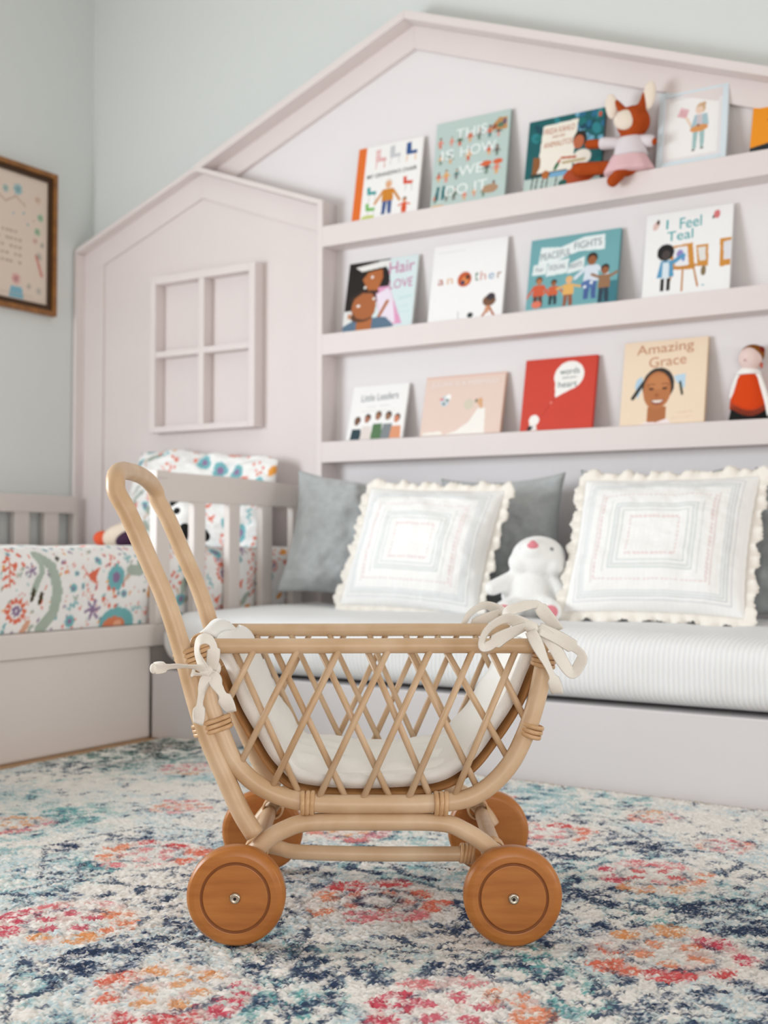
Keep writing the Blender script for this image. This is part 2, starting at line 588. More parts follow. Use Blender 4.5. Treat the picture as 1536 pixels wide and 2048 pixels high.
# ------------------------------------------------------------------ rug
def make_rug():
    x = np.arange(-2.475, 0.601, 0.0031)
    y = np.arange(0.80, 2.645, 0.0031)
    X, Y = np.meshgrid(x, y)
    rs = np.random.RandomState(4)
    # tufts: every knot takes one colour, so the drawing breaks up at the scale of the pile
    U = X + rs.normal(0, 0.0030, X.shape)
    V = Y + rs.normal(0, 0.0030, X.shape)
    w = rs.rand(*X.shape) - .5
    P = Paint(U, V, (238, 233, 226))
    n1, n2 = fbm(X * 9, Y * 9, 1), fbm(U * 42, V * 42, 2, 3) + w * .16
    n3, n4 = fbm(U * 95, V * 95, 5, 2) + w * .2, fbm(X * 5, Y * 5, 8)
    gauss = lambda cx, cy, r, e=1.0: np.exp(-(((U - cx) / r) ** 2 + ((V - cy) / (r * e)) ** 2))
    hit = lambda v, k=14.0: np.clip(v * k, 0, 1)
    # pale blue and aqua washes
    P.put(hit(n1 - .46, 7) * hit(n3 - .38, 6), (174, 203, 214), 0.8)
    P.put(hit(n4 - .55, 9) * hit(n2 - .44, 8), (122, 178, 184), 0.7)
    for cx, cy, r in ((-.72, 1.52, .07), (-.95, 1.2, .10), (-2.3, 2.3, .14), (-1.05, 1.36, .07), (-.66, 1.78, .07), (-1.95, 1.75, .1), (-2.38, 2.55, .1), (-1.6, 1.55, .06), (-.62, 1.42, .06)):
        P.put(gauss(cx, cy, r) * 1.8 * hit(n2 - .42, 7), (80, 156, 158), 0.8)
    flowers = [(-1.572, 1.633, .105), (-1.402, 1.279, .110), (-1.068, 1.148, .110), (-1.062, 1.627, .120), (-.738, 2.015, .105), (-.579, 1.65, .120),
               (-1.03, 2.187, .10), (-.737, 1.307, .115), (-1.97, 1.652, .08), (-1.797, 1.96, .07), (-2.08, 2.30, .08), (-.899, 2.446, .06), (-.697, 2.29, .06),
               (-.45, 2.02, .09), (-1.365, 1.988, .09), (-1.30, 2.42, .08), (-1.72, 2.45, .07), (-.25, 1.75, .1), (-.42, 2.42, .07), (-.9, .95, .1), (-.30, 1.42, .1)]
    # navy ground: mottled fields between the flowers
    bias = np.zeros(U.shape)
    for cx, cy, r in ((-1.72, 1.61, .07), (-1.64, 1.455, .07), (-1.259, 1.201, .12), (-1.017, 1.313, .12), (-.764, 1.857, .10), (-.717, 1.703, .13), (-.783, 1.433, .08),
                      (-.532, 1.472, .09), (-.46, 1.55, .08), (-2.353, 2.167, .11), (-2.36, 2.45, .12), (-2.25, 2.58, .13), (-1.225, 1.69, .08), (-.93, 1.69, .09),
                      (-.84, 1.595, .08), (-.95, 2.07, .07), (-.817, 2.21, .07), (-.586, 1.848, .10), (-.938, 1.308, .08), (-.5, 1.83, .09), (-1.4, 1.75, .08), (-1.2, 1.44, .1), (-.68, 1.6, .1), (-1.35, 1.42, .07)):
        bias = np.maximum(bias, gauss(cx, cy, r))
    for i, (cx, cy, r) in enumerate(flowers):
        d = np.hypot(U - cx, V - cy)
        bias = np.maximum(bias, (.6 if i < 8 else .3) * np.exp(-((d - r * 1.35) / (r * .2)) ** 2))
    P.put(hit(n2 - .70 + .27 * bias), (118, 136, 158), 0.8)
    P.put(hit(n2 - .755 + .27 * bias), (50, 62, 88), 0.92)
    P.put(hit(fbm(U * 70, V * 34, 21, 2) + w * .12 - .80 + .14 * bias), (66, 80, 104), 0.85)
    # feathered leaves round the larger flowers and the lattice lines between them
    for i, (cx, cy, r) in enumerate(flowers[:8]):
        for k in range(16):
            an = 2 * math.pi * (k + .3 * (i % 3)) / 16
            if math.sin(k * 2.1 + i) > -.45:
                P.ell(cx + math.cos(an) * r * 1.62, cy + math.sin(an) * r * 1.62, r * .23, r * .085, (64, 78, 102), an + .6, a=.88)
        h = [(cx + r * 2.1 * math.cos(math.pi / 3 * q + .3), cy + r * 2.1 * math.sin(math.pi / 3 * q + .3)) for q in range(7)]
        P.line(h, .007, (60, 74, 98), a=.8)
    cols = [(226, 112, 88), (212, 82, 84), (232, 136, 98), (224, 124, 128), (204, 72, 90), (228, 150, 92)]
    for i, (cx, cy, r) in enumerate(flowers):
        d = np.hypot(U - cx, V - cy)
        P.put((d < r * 1.0).astype(float) * hit(n2 - .22, 4), (240, 231, 224), .7)
        P.put((d < r * .95).astype(float) * hit(n2 - .56, 8), (234, 190, 180), .6)
        for k in range(8):
            an = 2 * math.pi * (k + .4 * (i % 2)) / 8
            c = cols[(i * 2 + k // 2) % 6]
            if i >= 8: c = tuple(v * .7 + 68 for v in c)
            j1, j2 = .78 + .10 * math.sin(i * 3 + k * 2.3), .95 + .25 * math.sin(i + k * 1.7)
            old = P.c.copy()
            P.ell(cx + math.cos(an) * r * j1, cy + math.sin(an) * r * j1, r * .28 * j2, r * .23 * j2, c, an + 1.57, a=.9)
            keep = hit(fbm(U * 60, V * 60, 41 + k, 2) + w * .22 - .33, 9)[..., None]
            P.c = old * (1 - keep) + P.c * keep
        for k in range(5):
            an = 2 * math.pi * k / 5 + i
            P.ell(cx + math.cos(an) * r * .36, cy + math.sin(an) * r * .36, r * .16, r * .11, cols[(i + 3) % 6], an, a=.75)
        P.put(np.exp(-((d - r * .56) / (r * .05)) ** 2) * hit(n2 - .36, 6), (64, 76, 100), .8)
        P.put(np.exp(-((d - r * 1.06) / (r * .05)) ** 2) * hit(n2 - .44, 6), (70, 82, 106), .8)
        if i == 3:
            P.put(np.exp(-((d - r * .28) / (r * .07)) ** 2), (54, 68, 92), .9)
    P.put(gauss(-2.40, 2.45, .17, 1.5) * 1.3 * hit(n2 - .42, 7), (64, 92, 84), .8)  # shade along the bed base painted into the pile colour, dark green
    P.put(gauss(-2.38, 2.40, .16, 1.5) * hit(n1 - .46, 7), (92, 74, 66), .6)  # brown patches of the same painted shade
    # worn, broken pile showing the cream ground
    P.put(hit(n3 - .60, 9), (239, 234, 227), 0.85)
    P.put((w > .38).astype(float), (240, 236, 230), .55)
    edge = np.minimum(np.minimum(X - x[0], x[-1] - X), np.minimum(Y - y[0], y[-1] - Y))
    P.put((edge < .012).astype(float), (196, 182, 160), .9)
    Z = -(rs.rand(*X.shape) ** 1.5) * 0.0050 + (fbm(X * 110, Y * 80, 31, 2) - .5) * 0.003
    Z[edge < .004] = ZF
    o = grid_obj('area_rug', np.stack([X, Y, Z], -1), mat('rug_pile', (255, 255, 255), rough=1.0, attr=True, spec=0.03), None, P.c)
    tag(o, 'cream area rug with worn navy, teal and coral floral medallions on the floor', 'rug')


make_rug()

# ------------------------------------------------------------------ built-in house bookcase on the back wall
YF, YP = 3.461, 3.55             # shelf fronts, back panel
bk = thing('house_bookcase', 'tall gabled house-shaped bookcase in blush paint behind the bench', 'bookcase', (0, 0, 0))
XR = 0.35
PK = (-2.162, 2.43)


def gable(x):                    # under edge of the big roof line
    return PK[1] - (0.392 * (PK[0] - x) if x < PK[0] else 0.3765 * (x - PK[0]))


prism('back_panel', [(-2.53, 0.10), (XR, 0.10), (XR, gable(XR) - .03), (PK[0], PK[1] - .03), (-3.13, gable(-3.13) - .03), (-2.53, 1.45)], YP, YP + .012, M_panel, bk, bev=0)
t = 0.030
prism('roof_board', [(-3.13, gable(-3.13) - t), (PK[0], PK[1] - t), (PK[0], PK[1]), (-3.13, gable(-3.13))], YF + .0005, YB, M_house, bk)
prism('roof_board', [(PK[0], PK[1] - t), (XR, gable(XR) - t), (XR, gable(XR)), (PK[0], PK[1])], YF + .0005, YB, M_house, bk)
q = 0.112
prism('fascia_trim', [(-3.13, gable(-3.13) - q), (PK[0], PK[1] - q), (PK[0], PK[1] - t), (-3.13, gable(-3.13) - t)], 3.528, YP, M_house, bk)
prism('fascia_trim', [(PK[0], PK[1] - q), (XR, gable(XR) - q), (XR, gable(XR) - t), (PK[0], PK[1] - t)], 3.528, YP, M_house, bk)
SHELF = (1.721, 1.329, 0.940)
for zt in SHELF:
    box('shelf', -2.507, XR, YF, YP, zt - 0.0745, zt, M_house, bk, bev=0.002)
box('side_panel', -2.53, -2.507, YF + .0003, YP, 0.20, 1.818, M_house, bk, bev=0.001)

# small gabled panel at the head of the bed, joined to the bookcase's side
hp = thing('house_headboard', 'small gabled house panel with a mock window at the head of the bed', 'headboard', (0, 0, 0))
SP = (-3.122, 2.027)
SL = (-3.795, 1.783)
SR = (-2.5075, 1.797)
YH = 3.517                       # the panel stands back inside its frame of boards
prism('gable_panel', [(SL[0], 0.05), (-2.5305, 0.05), (-2.5305, SR[1] + .006), SP, SL], YH, YP + .012, M_house, hp, bev=0)
t2, q2 = 0.020, 0.096
prism('roof_board', [(SL[0], SL[1]), SP, (SP[0], SP[1] + t2), (SL[0], SL[1] + t2)], YF, YB, M_house, hp)
prism('roof_board', [SP, (SR[0], SR[1]), (SR[0], SR[1] + t2), (SP[0], SP[1] + t2)], YF, YB, M_house, hp)
box('side_board', SL[0], SL[0] + .018, YF, YH, 0.33, SL[1] + .004, M_house, hp, bev=.001)
prism('fascia_trim', [(SL[0] + .018, SL[1] - q2 + .0065), (SP[0], SP[1] - q2), SP, (SL[0] + .018, SL[1] + .0065)], YH - .012, YH, M_house, hp, bev=.001)
prism('fascia_trim', [(SP[0], SP[1] - q2), (-2.5305, SR[1] - q2 + .008), (-2.5305, SR[1] + .008), SP], YH - .012, YH, M_house, hp, bev=.001)
prism('corner_trim', [(SL[0] + .018, 0.33), (-3.665, 0.33), (-3.665, SL[1] - q2 + .047), (SL[0] + .018, SL[1] - q2 + .0066)], YH - .0115, YH, M_house, hp, bev=.001)
wx0, wx1, wz0, wz1 = -3.358, -2.820, 1.012, 1.634
wf = bm = bmesh.new()
b = 0.030
for a in ((wx0, wx0 + b, wz0, wz1), (wx1 - b, wx1, wz0, wz1), (wx0 + b, wx1 - b, wz0, wz0 + b * .8), (wx0 + b, wx1 - b, wz1 - b, wz1)):
    add_box(bm, a[0], a[1], 3.463, YH, a[2], a[3], 0.002)
wf = bm_obj('window_frame', bm, M_house, hp)
xm, zm = (wx0 + wx1) / 2, (wz0 + wz1) / 2
box('glazing_bar', xm - .014, xm + .014, 3.466, YH, wz0 + b * .8, wz1 - b, M_house, wf, bev=.002)
box('glazing_bar', wx0 + b, wx1 - b, 3.4665, YH, zm - .012, zm + .012, M_house, wf, bev=.002)

# ------------------------------------------------------------------ bed along the left wall
XB = -2.555
bed = thing('toddler_bed', 'low greige bed along the left wall with slatted guard rails', 'bed', (0, 0, 0))
box('platform_panel', XB - .035, XB - .008, 0.9, 2.66, ZF, 0.262, M_bed, bed, bev=.008)
box('side_rail', XB - .045, XB, 0.9, 3.45, 0.262, 0.328, M_bed, bed, bev=.004)
box('platform_base', XL + .03, XB - .05, 0.9, 3.45, ZF, 0.30, M_bed, bed, bev=0)
gr = prism('guard_rail', [(2.672, .706), (3.455, .703), (3.455, .778), (3.30, .786), (3.0, .794), (2.672, .796)], -.031, 0.0, M_bed, bed)
gr.data.transform(Matrix(((0, 1, 0, XB), (1, 0, 0, 0), (0, 0, 1, 0), (0, 0, 0, 1))))
fix_normals(gr)
box('rail_cap', XB - .034, XB + .004, 2.668, 2.72, .776, .800, M_bed, gr, bev=.004)
for y0 in (2.672,):
    box('post', XB - .030, XB, y0, y0 + .060, .328, .708, M_bed, gr, bev=.003)
for y0 in (2.843, 3.015, 3.188, 3.360):
    box('slat', XB - .027, XB - .002, y0, y0 + .056, .328, .708, M_bed, gr, bev=.003)
wr = box('wall_rail', XL + .005, XL + .05, 0.9, 3.45, .695, .766, M_bed, bed, bev=.003)
for k in range(15):
    y0 = 3.287 - .151 * k
    box('slat', XL + .012, XL + .045, y0, y0 + .072, .30, .697, M_bed, wr, bev=.003)
box('post', XL + .010, XL + .048, 3.438, 3.461, .30, .697, M_bed, wr, bev=.002)

# ------------------------------------------------------------------ floral bedding
TEAL, CORAL, PURP, ORNG, SAGE, BLUE, DK = (122, 184, 190), (226, 118, 92), (148, 124, 158), (236, 164, 78), (172, 186, 174), (140, 178, 200), (62, 56, 50)
CLOTH = (243, 242, 240)


def motif(P, kind, x, y, s, rot=0.0):
    if kind == 0:
        P.flower(x, y, s, 12, TEAL, PURP, .34, rot)
    elif kind == 1:
        P.flower(x, y, s, 12, CORAL, None, .24, rot, .85)
        P.flower(x, y, s * .45, 7, PURP, None, .4, rot)
    elif kind == 2:
        for k in range(6):
            an = rot + k * 1.05
            P.ell(x + math.cos(an) * s * (.5 + .4 * (k % 2)), y + math.sin(an) * s * (.5 + .3 * (k % 3)), s * .25, s * .19, CORAL, an)
    elif kind == 3:
        P.star(x, y, s, PURP, 6, rot)
    elif kind == 4:
        P.ell(x, y, s, s * .45, ORNG, rot + .6)
        P.ell(x + s * .5, y + s * .6, s * .5, s * .3, ORNG, rot)
    elif kind == 5:
        for k in range(5):
            P.ell(x + (k - 2) * s * .35 * math.cos(rot), y + (k - 2) * s * .35 * math.sin(rot), s * .12, s * .42, TEAL, rot + .6 * (-1) ** k)
    elif kind == 6:
        P.ell(x, y, s * 1.2, s * .55, SAGE, rot + .5)
        P.ell(x + s * .9, y + s * .7, s * .5, s * .4, SAGE, rot)
        P.ell(x + s * 1.0, y + s * .75, s * .12, s * .1, DK)
        P.ell(x - s, y - s * .7, s * .6, s * .2, (214, 190, 172), rot + 1.2)
    elif kind == 7:
        P.poly([(x - s, y + s * .5), (x - s * .3, y - s * .1), (x + s * .9, y + s * .45), (x + s * .5, y - s * .4), (x + s * .6, y - s), (x - s * .2, y - s * .6)], CORAL)
    elif kind == 8:
        for k in range(7):
            P.ell(x + s * .35 * (k % 2 * 2 - 1), y + (k - 3) * s * .3, s * .34, s * .11, CORAL, .5 * (1 - k % 2 * 2))
        P.line([(x, y - s), (x, y + s)], s * .07, CORAL)
    elif kind == 9:
        P.ell(x, y, s * .5, s * .4, DK, rot, a=.85)


def scatter(P, x0, x1, y0, y1, step, seed, s=0.03):
    rng = random.Random(seed)
    y = y0
    row = 0
    while y < y1:
        x = x0 + (row % 2) * step * .5
        while x < x1:
            motif(P, rng.choice((0, 1, 2, 3, 4, 5, 6, 7, 8, 2, 0, 5)), x + rng.uniform(-.3, .3) * step, y + rng.uniform(-.3, .3) * step, s * rng.uniform(.55, 1.05), rng.uniform(0, 6))
            x += step
        y += step * .86
        row += 1


def make_quilt():
    ys = np.concatenate([np.arange(0.95, 2.0, .05), np.arange(2.0, 3.445, .0045)])
    s = np.concatenate([np.arange(0, .34, .0045), np.arange(.34, .7, .012), np.arange(.7, 1.36, .04)])
    H, XR_, ZB, R = .232, -2.604, .329, .055
    # profile: up the side, round the edge, over the top
    px, pz = [], []
    for a in s:
        if a < H - R:
            px.append(0); pz.append(a)
        elif a < H - R + R * math.pi / 2:
            th = (a - (H - R)) / R
            px.append(-R + R * math.cos(th)); pz.append(H - R + R * math.sin(th))
        else:
            px.append(-R - (a - (H - R + R * math.pi / 2))); pz.append(H)
    px, pz = np.array(px), np.array(pz)
    S, Yg = np.meshgrid(s, ys)
    X = XR_ + np.tile(px, (len(ys), 1))
    Z = ZB + np.tile(pz, (len(ys), 1))
    w = fbm(Yg * 9, S * 9, 3) - .5
    X += np.where(S < H, .030 * w * np.sin(np.clip(S / H, 0, 1) * math.pi) + .012 * np.sin(np.clip(S / H, 0, 1) * math.pi), 0)
    Z += np.where(S > .12, .024 * (fbm(Yg * 7, S * 7, 11) - .5), 0) + np.where(S > .5, .010, 0) * 0
    P = Paint(Yg, S, CLOTH)
    scatter(P, 2.72, 3.46, .02, 1.3, .062, 5)
    scatter(P, 2.0, 2.74, .30, 1.3, .062, 9)
    scatter(P, 2.0, 2.74, .005, .25, .034, 31, .009)
    px2 = lambda u, v: (2.12 + .0019 * u, (1252 - v) * .00157)
    for kind, u, v, sz, rot in ((8, 17, 1150, .036, 0), (3, 54, 1147, .018, .3), (1, 29, 1214, .034, 0), (2, 38, 1187, .012, 1), (5, 133, 1209, .026, .5), (0, 135, 1178, .013, 0), (7, 175, 1153, .036, 0),
                                (0, 222, 1164, .036, 0), (2, 212, 1198, .032, .2), (3, 175, 1219, .028, .1), (2, 168, 1192, .013, 0), (2, 217, 1133, .020, .8), (4, 294, 1188, .024, .9), (2, 291, 1228, .012, 0),
                                (5, 268, 1220, .024, .1), (0, 240, 1192, .012, 0), (0, 187, 1130, .013, 0), (9, 108, 1124, .018, .4), (6, 262, 1152, .030, 2.6), (0, 131, 1238, .02, 0), (5, 8, 1245, .02, 1.3), (9, 283, 1141, .013, 0), (9, 281, 1187, .012, 0),
                                (2, 120, 1142, .016, .3), (2, 30, 1120, .03, .3), (5, 250, 1128, .02, .3), (2, 300, 1115, .016, 1), (3, 292, 1160, .013, 0)):
        x, y = px2(u, v)
        motif(P, kind, x, y, sz, rot)
    # the long curled animal and the big folded blossom along the side
    P.line([px2(70, 1120), px2(95, 1140), px2(104, 1180), px2(98, 1220), px2(75, 1248)], .034, SAGE)
    P.line([px2(70, 1120), px2(75, 1150), px2(60, 1185)], .020, (176, 190, 178))
    P.line([px2(62, 1180), px2(57, 1196)], .012, (74, 62, 40))
    P.line([px2(76, 1186), px2(71, 1202)], .012, (74, 62, 40))
    P.line([px2(52, 1235), px2(40, 1256)], .018, (222, 172, 146))
    x, y = px2(228, 1246)
    P.ell(x, y, .07, .045, (120, 182, 186))
    P.ell(x - .01, y - .008, .045, .026, (222, 136, 100))
    P.ell(x + .005, y - .004, .016, .012, (238, 180, 150))
    x, y = px2(85, 1262)
    P.ell(x, y, .03, .012, (176, 70, 50))
    o = grid_obj('floral_quilt', np.stack([X, Yg, Z], -1), M_print, None, P.c)
    fix_normals(o)
    tag(o, 'white quilt printed with teal, coral and purple flowers and animals on the bed', 'quilt')


make_quilt()


def cushion(name, w, h, th, m, parent, nx=40, ny=40, painter=None, wr=0.012, seed=1, pinch=0.07, slump=0.0):
    """soft pillow: x across, z up, puffed along y; both faces in one skin"""
    u = np.linspace(-1, 1, nx)
    v = np.linspace(-1, 1, ny)
    Ug, Vg = np.meshgrid(u, v)
    # drawn-in sides so that the corners read as ears
    xx = Ug * (1 - pinch * (1 - Ug ** 2) * 0 - pinch * (1 - Vg ** 2) * np.abs(Ug) ** 3)
    zz = Vg * (1 - pinch * (1 - Ug ** 2) * np.abs(Vg) ** 3)
    puff = (np.clip(1 - np.abs(Ug) ** 2.6, 0, 1) * np.clip(1 - np.abs(Vg) ** 2.6, 0, 1)) ** .55
    crease = (fbm(Ug * 2.2 + seed, Vg * 2.2, seed) - .5) + .5 * (fbm(Ug * 5 + seed, Vg * 5, seed + 5) - .5)
    rnd = 1 - .10 * np.clip(np.abs(Ug) + np.abs(Vg) - 1.45, 0, 1) * (1 if slump else 0)
    xx, zz = xx * rnd, zz * rnd + slump * (fbm(Ug * 2.4 + seed, Vg * .5 + 3, seed + 9) - .5) * (Vg + 1)
    front = np.stack([xx * w / 2, -(puff * th / 2 + crease * wr * np.minimum(1, puff * 2)), zz * h / 2], -1)
    back = np.stack([xx * w / 2, puff * th / 2, zz * h / 2], -1)
    strip = np.concatenate([front, back[::-1]], 0)
    C = None
    if painter is not None:
        P = Paint(Ug * w / 2, Vg * h / 2, CLOTH)
        painter(P)
        C = np.concatenate([P.c, np.full(P.c.shape, 240.0)], 0)
    o = grid_obj(name, strip, m, parent, C)
    bm = bmesh.new()
    bm.from_mesh(o.data)
    bmesh.ops.remove_doubles(bm, verts=bm.verts[:], dist=1e-5)
    bmesh.ops.recalc_face_normals(bm, faces=bm.faces[:])
    bm.to_mesh(o.data)
    bm.free()
    return o


def place(o, loc, lean=0.0, yaw=0.0, roll=0.0):
    """lean tips the top back (+y); loc is the middle of the bottom edge's line lifted by half the height"""
    o.matrix_world = Matrix.Translation(loc) @ Matrix.Rotation(yaw, 4, 'Z') @ Matrix.Rotation(-lean, 4, 'X') @ Matrix.Rotation(roll, 4, 'Y')


pl = cushion('bed_pillow', .74, .37, .13, M_print, None, 130, 80, lambda P: scatter(P, -.36, .36, -.2, .22, .075, 21, .034), wr=.07, seed=3, pinch=.04, slump=.18)
place(pl, (-3.04, 3.39, .742), .26, 0.0, .10)
tag(pl, 'white floral pillow propped against the headboard behind the guard rail', 'pillow')

# ------------------------------------------------------------------ bench under the shelves
be = thing('window_seat_base', 'low pale bench base running along under the book shelves', 'bench', (0, 0, 0))
box('front_panel', XB + .002, 0.30, 2.655, 2.68, ZF, .193, M_bench, be, bev=.004)
box('seat_board', XB + .002, 0.30, 2.681, 3.458, .165, .192, M_bench, be, bev=0)


def make_mattress():
    x0, x1, y0, y1, z0, z1, R = -2.512, 0.26, 2.638, 3.452, .197, .370, .066
    nx, ns = 150, 64
    pr = []
    for i in range(ns):
        t_ = 2 * math.pi * i / ns
        c, s_ = math.cos(t_), math.sin(t_)
        hy, hz = (y1 - y0) / 2, (z1 - z0) / 2
        e = 0.42
        pr.append(((y0 + y1) / 2 + hy * math.copysign(abs(c) ** (e * .55), c), (z0 + z1) / 2 + hz * math.copysign(abs(s_) ** (e * 1.3), s_)))
    pr = np.array(pr)
    cy, cz = (y0 + y1) / 2, (z0 + z1) / 2
    rows = []
    xs = np.concatenate([[0, .003, .012, .028, .05], np.linspace(.075, x1 - x0 - .075, nx), [x1 - x0 - .05, x1 - x0 - .028, x1 - x0 - .012, x1 - x0 - .003, x1 - x0]])
    for d in xs:
        e = min(d, x1 - x0 - d)
        k = math.sqrt(max(0, 1 - (1 - min(1, e / .07)) ** 2))
        yy = cy + (pr[:, 0] - cy) * (1 - .08 * (1 - k))
        zz = cz + (pr[:, 1] - cz) * k
        n = fbm(np.full(ns, d * 5.0), pr[:, 0] * 5 + pr[:, 1] * 9, 2) - .5
        zz = zz + n * .020 * (pr[:, 1] > cz) * k
        yy = yy + n * .022 * (pr[:, 0] < cy) * k
        zz = np.maximum(zz, z0 - .002)
        rows.append(np.stack([np.full(ns, x0 + d), yy, zz], -1))
    o = grid_obj('bench_mattress', np.array(rows), M_ribbed, None, None, wrap=True)
    fix_normals(o)
    tag(o, 'white ribbed cotton mattress filling the bench', 'mattress')


make_mattress()

# grey cushions at the back of the bench
for i, (loc, lean, yaw, roll, lab, sd) in enumerate((
        ((-2.250, 3.285, .592), .24, .46, .13, 'grey linen cushion slumped against the bed rail, furthest from the plush rabbit', 2),
        ((-1.760, 3.395, .585), .16, .0, -.02, 'grey linen cushion standing behind the plush rabbit', 5),
        ((-1.265, 3.385, .590), .16, .0, .02, 'grey linen cushion almost hidden behind the fringed cushion on the right', 8),
        ((-.735, 3.355, .580), .18, -.1, .03, 'grey linen cushion cut off by the right edge of the photo', 11))):
    c = cushion('grey_cushion', .45, .43, .16, M_grey, None, 44, 44, wr=.07, seed=sd, pinch=.11)
    place(c, loc, lean, yaw, roll)
    tag(c, lab, 'cushion', 'grey cushions along the bench')


def fringe_cushion(loc, lean, yaw, roll, label, w, h, seed):
    def stripes(P):
        d = np.maximum(np.abs(P.u) / (w / 2), np.abs(P.v) / (h / 2))
        P.put(((P.u * 190 % 1) < .25).astype(float), (236, 237, 236), .5)
        for r, wd, c, a in ((.27, .010, (222, 192, 190), .7), (.36, .008, (206, 213, 212), .9), (.42, .010, (217, 221, 220), .9), (.46, .008, (200, 210, 208), .9), (.52, .007, (214, 218, 216), .8),
                            (.62, .010, (222, 196, 194), .75), (.655, .006, (214, 190, 186), .6), (.76, .008, (212, 218, 220), .85), (.80, .008, (204, 211, 213), .9), (.835, .006, (198, 204, 206), .8), (.88, .006, (206, 208, 212), .7)):
            dash = 1.0 if c[0] < 220 else (np.sin((P.u + P.v) * 500) > -.4)
            P.put((np.abs(d - r) < wd).astype(float) * dash, c, a)
    root = cushion('fringed_cushion', w, h, .15, M_print, None, 130, 120, stripes, wr=.022, seed=seed, pinch=.05)
    place(root, loc, lean, yaw, roll)
    # gathered ruffle round all four sides
    rng = random.Random(seed)
    n = 420
    rows = [[], [], [], []]
    for i in range(n):
        t_ = i / n * 4
        k, f = int(t_), t_ - int(t_)
        a = f * 2 - 1
        pin = 1 - .05 * (1 - a * a)
        if k == 0: p, o_ = (a, -pin), (0, -1)
        elif k == 1: p, o_ = (pin, a), (1, 0)
        elif k == 2: p, o_ = (-a, pin), (0, 1)
        else: p, o_ = (-pin, -a), (-1, 0)
        cor = max(0, abs(a) - .9) * 10
        if cor > 0:
            q_ = Vector((math.copysign(1, p[0]), math.copysign(1, p[1]))).normalized()
            o_ = (o_[0] * (1 - cor * .5) + q_.x * cor * .5, o_[1] * (1 - cor * .5) + q_.y * cor * .5)
        wv_ = math.sin(i * .62 + 1.5 * math.sin(i * .09) + rng.uniform(-.35, .35))
        ln = .028 * (1 + .22 * math.sin(i * .31) + rng.uniform(-.12, .12))
        for r, fr in enumerate((-.12, .3, .7, 1.0)):
            rows[r].append((p[0] * w / 2 + o_[0] * ln * fr, wv_ * .008 * max(0, fr) , p[1] * h / 2 + o_[1] * ln * fr))
    rf = grid_obj('ruffle_trim', np.array(rows), M_cream, root, None, wrap=True)
    sol = rf.modifiers.new('cloth', 'SOLIDIFY')
    sol.thickness = .002
    tag(root, label, 'cushion', 'white fringed cushions on the bench')


fringe_cushion((-1.905, 3.160, .560), .40, .03, .045, 'white ruffled cushion with stitched squares, between the grey cushion and the plush rabbit', .49, .41, 3)
fringe_cushion((-1.125, 3.125, .574), .42, .02, .0, 'white ruffled cushion with stitched squares, right of the plush rabbit', .50, .41, 7)

# ------------------------------------------------------------------ plush rabbit on the bench
E = lambda x, y, z: Matrix.Rotation(x, 4, 'X').to_quaternion() @ Matrix.Rotation(y, 4, 'Y').to_quaternion() @ Matrix.Rotation(z, 4, 'Z').to_quaternion()
rb = thing('plush_rabbit', 'white plush rabbit with a pink nose slumped between two ruffled cushions', 'plush toy', (-1.478, 3.06, .366), .40)
blob('body', [ellipsoid((-.005, .05, .065), (.086, .072, .085)), ellipsoid((.0, .055, .10), (.066, .06, .07)), ellipsoid((.016, .04, .172), (.078, .070, .062)), ellipsoid((.004, -.004, .194), (.040, .036, .032)),
              ellipsoid((-.034, .02, .158), (.035, .04, .034)), ellipsoid((.060, .02, .152), (.036, .042, .036)),
              capsule((.058, .03, .110), (.110, .0, .046), .026, .024), capsule((-.055, .03, .110), (-.112, -.01, .085), .026, .022),
              capsule((.04, .0, .03), (.055, -.085, .024), .034, .032), capsule((-.05, .0, .03), (-.07, -.08, .024), .034, .032),
              capsule((.05, .085, .185), (.07, .12, .09), .02, .024), capsule((-.03, .085, .185), (-.05, .12, .09), .02, .024)], M_plush, rb, .006, 5)
nz = join([ellipsoid((.004, -.034, .206), (.016, .008, .010)), ellipsoid((.004, -.032, .213), (.009, .007, .008))])
obj('nose', nz[0], nz[1], M_pinkfelt, rb)
for sx in (-1, 1):
    v_, f_ = ellipsoid((.056 if sx > 0 else -.072, -.112, .026), (.020, .006, .018))
    obj('foot_pad', v_, f_, M_pinkfelt, rb)
    v_, f_ = ellipsoid((.014 + sx * .042, -.012, .196), (.006, .005, .006))
    obj('eye', v_, f_, mat('grey_eye', (150, 152, 154), rough=.4), rb)

# ------------------------------------------------------------------ toys on the bed
pd = thing('plush_panda', 'black and white plush panda seen through the slats of the guard rail', 'plush toy', (-2.715, 2.975, .552))
blob('body', [ellipsoid((0, 0, .055), (.06, .055, .06)), ellipsoid((0, -.005, .115), (.052, .050, .048))], M_plush, pd, .006, 4)
for c, r in (((-.034, -.020, .160), (.016, .013, .016)), ((.034, .024, .160), (.016, .013, .016))):
    v_, f_ = ellipsoid(c, r)
    obj('ear', v_, f_, M_black, pd)
for c, r in (((.006, -.046, .128), (.015, .011, .013)), ((.046, -.010, .128), (.011, .015, .013))):
    v_, f_ = ellipsoid(c, r)
    obj('eye_patch', v_, f_, M_black, pd)
for a_, b_ in (((.030, -.035, .072), (.045, -.060, .045)), ((.050, .010, .072), (.075, .015, .045))):
    v_, f_ = capsule(a_, b_, .018, .017)
    obj('arm', v_, f_, M_black, pd)
sd = thing('soft_doll', 'cream soft toy with an orange foot lying on the quilt by the headboard', 'plush toy', (-3.16, 3.12, .565))
blob('body', [ellipsoid((0, 0, .038), (.085, .05, .042), E(0, -.25, 0)), ellipsoid((.05, .01, .062), (.05, .045, .04))], mat('oat_felt', (226, 210, 192), rough=1.0, bump=.4, bscale=240, spec=.05), sd, .006, 4)
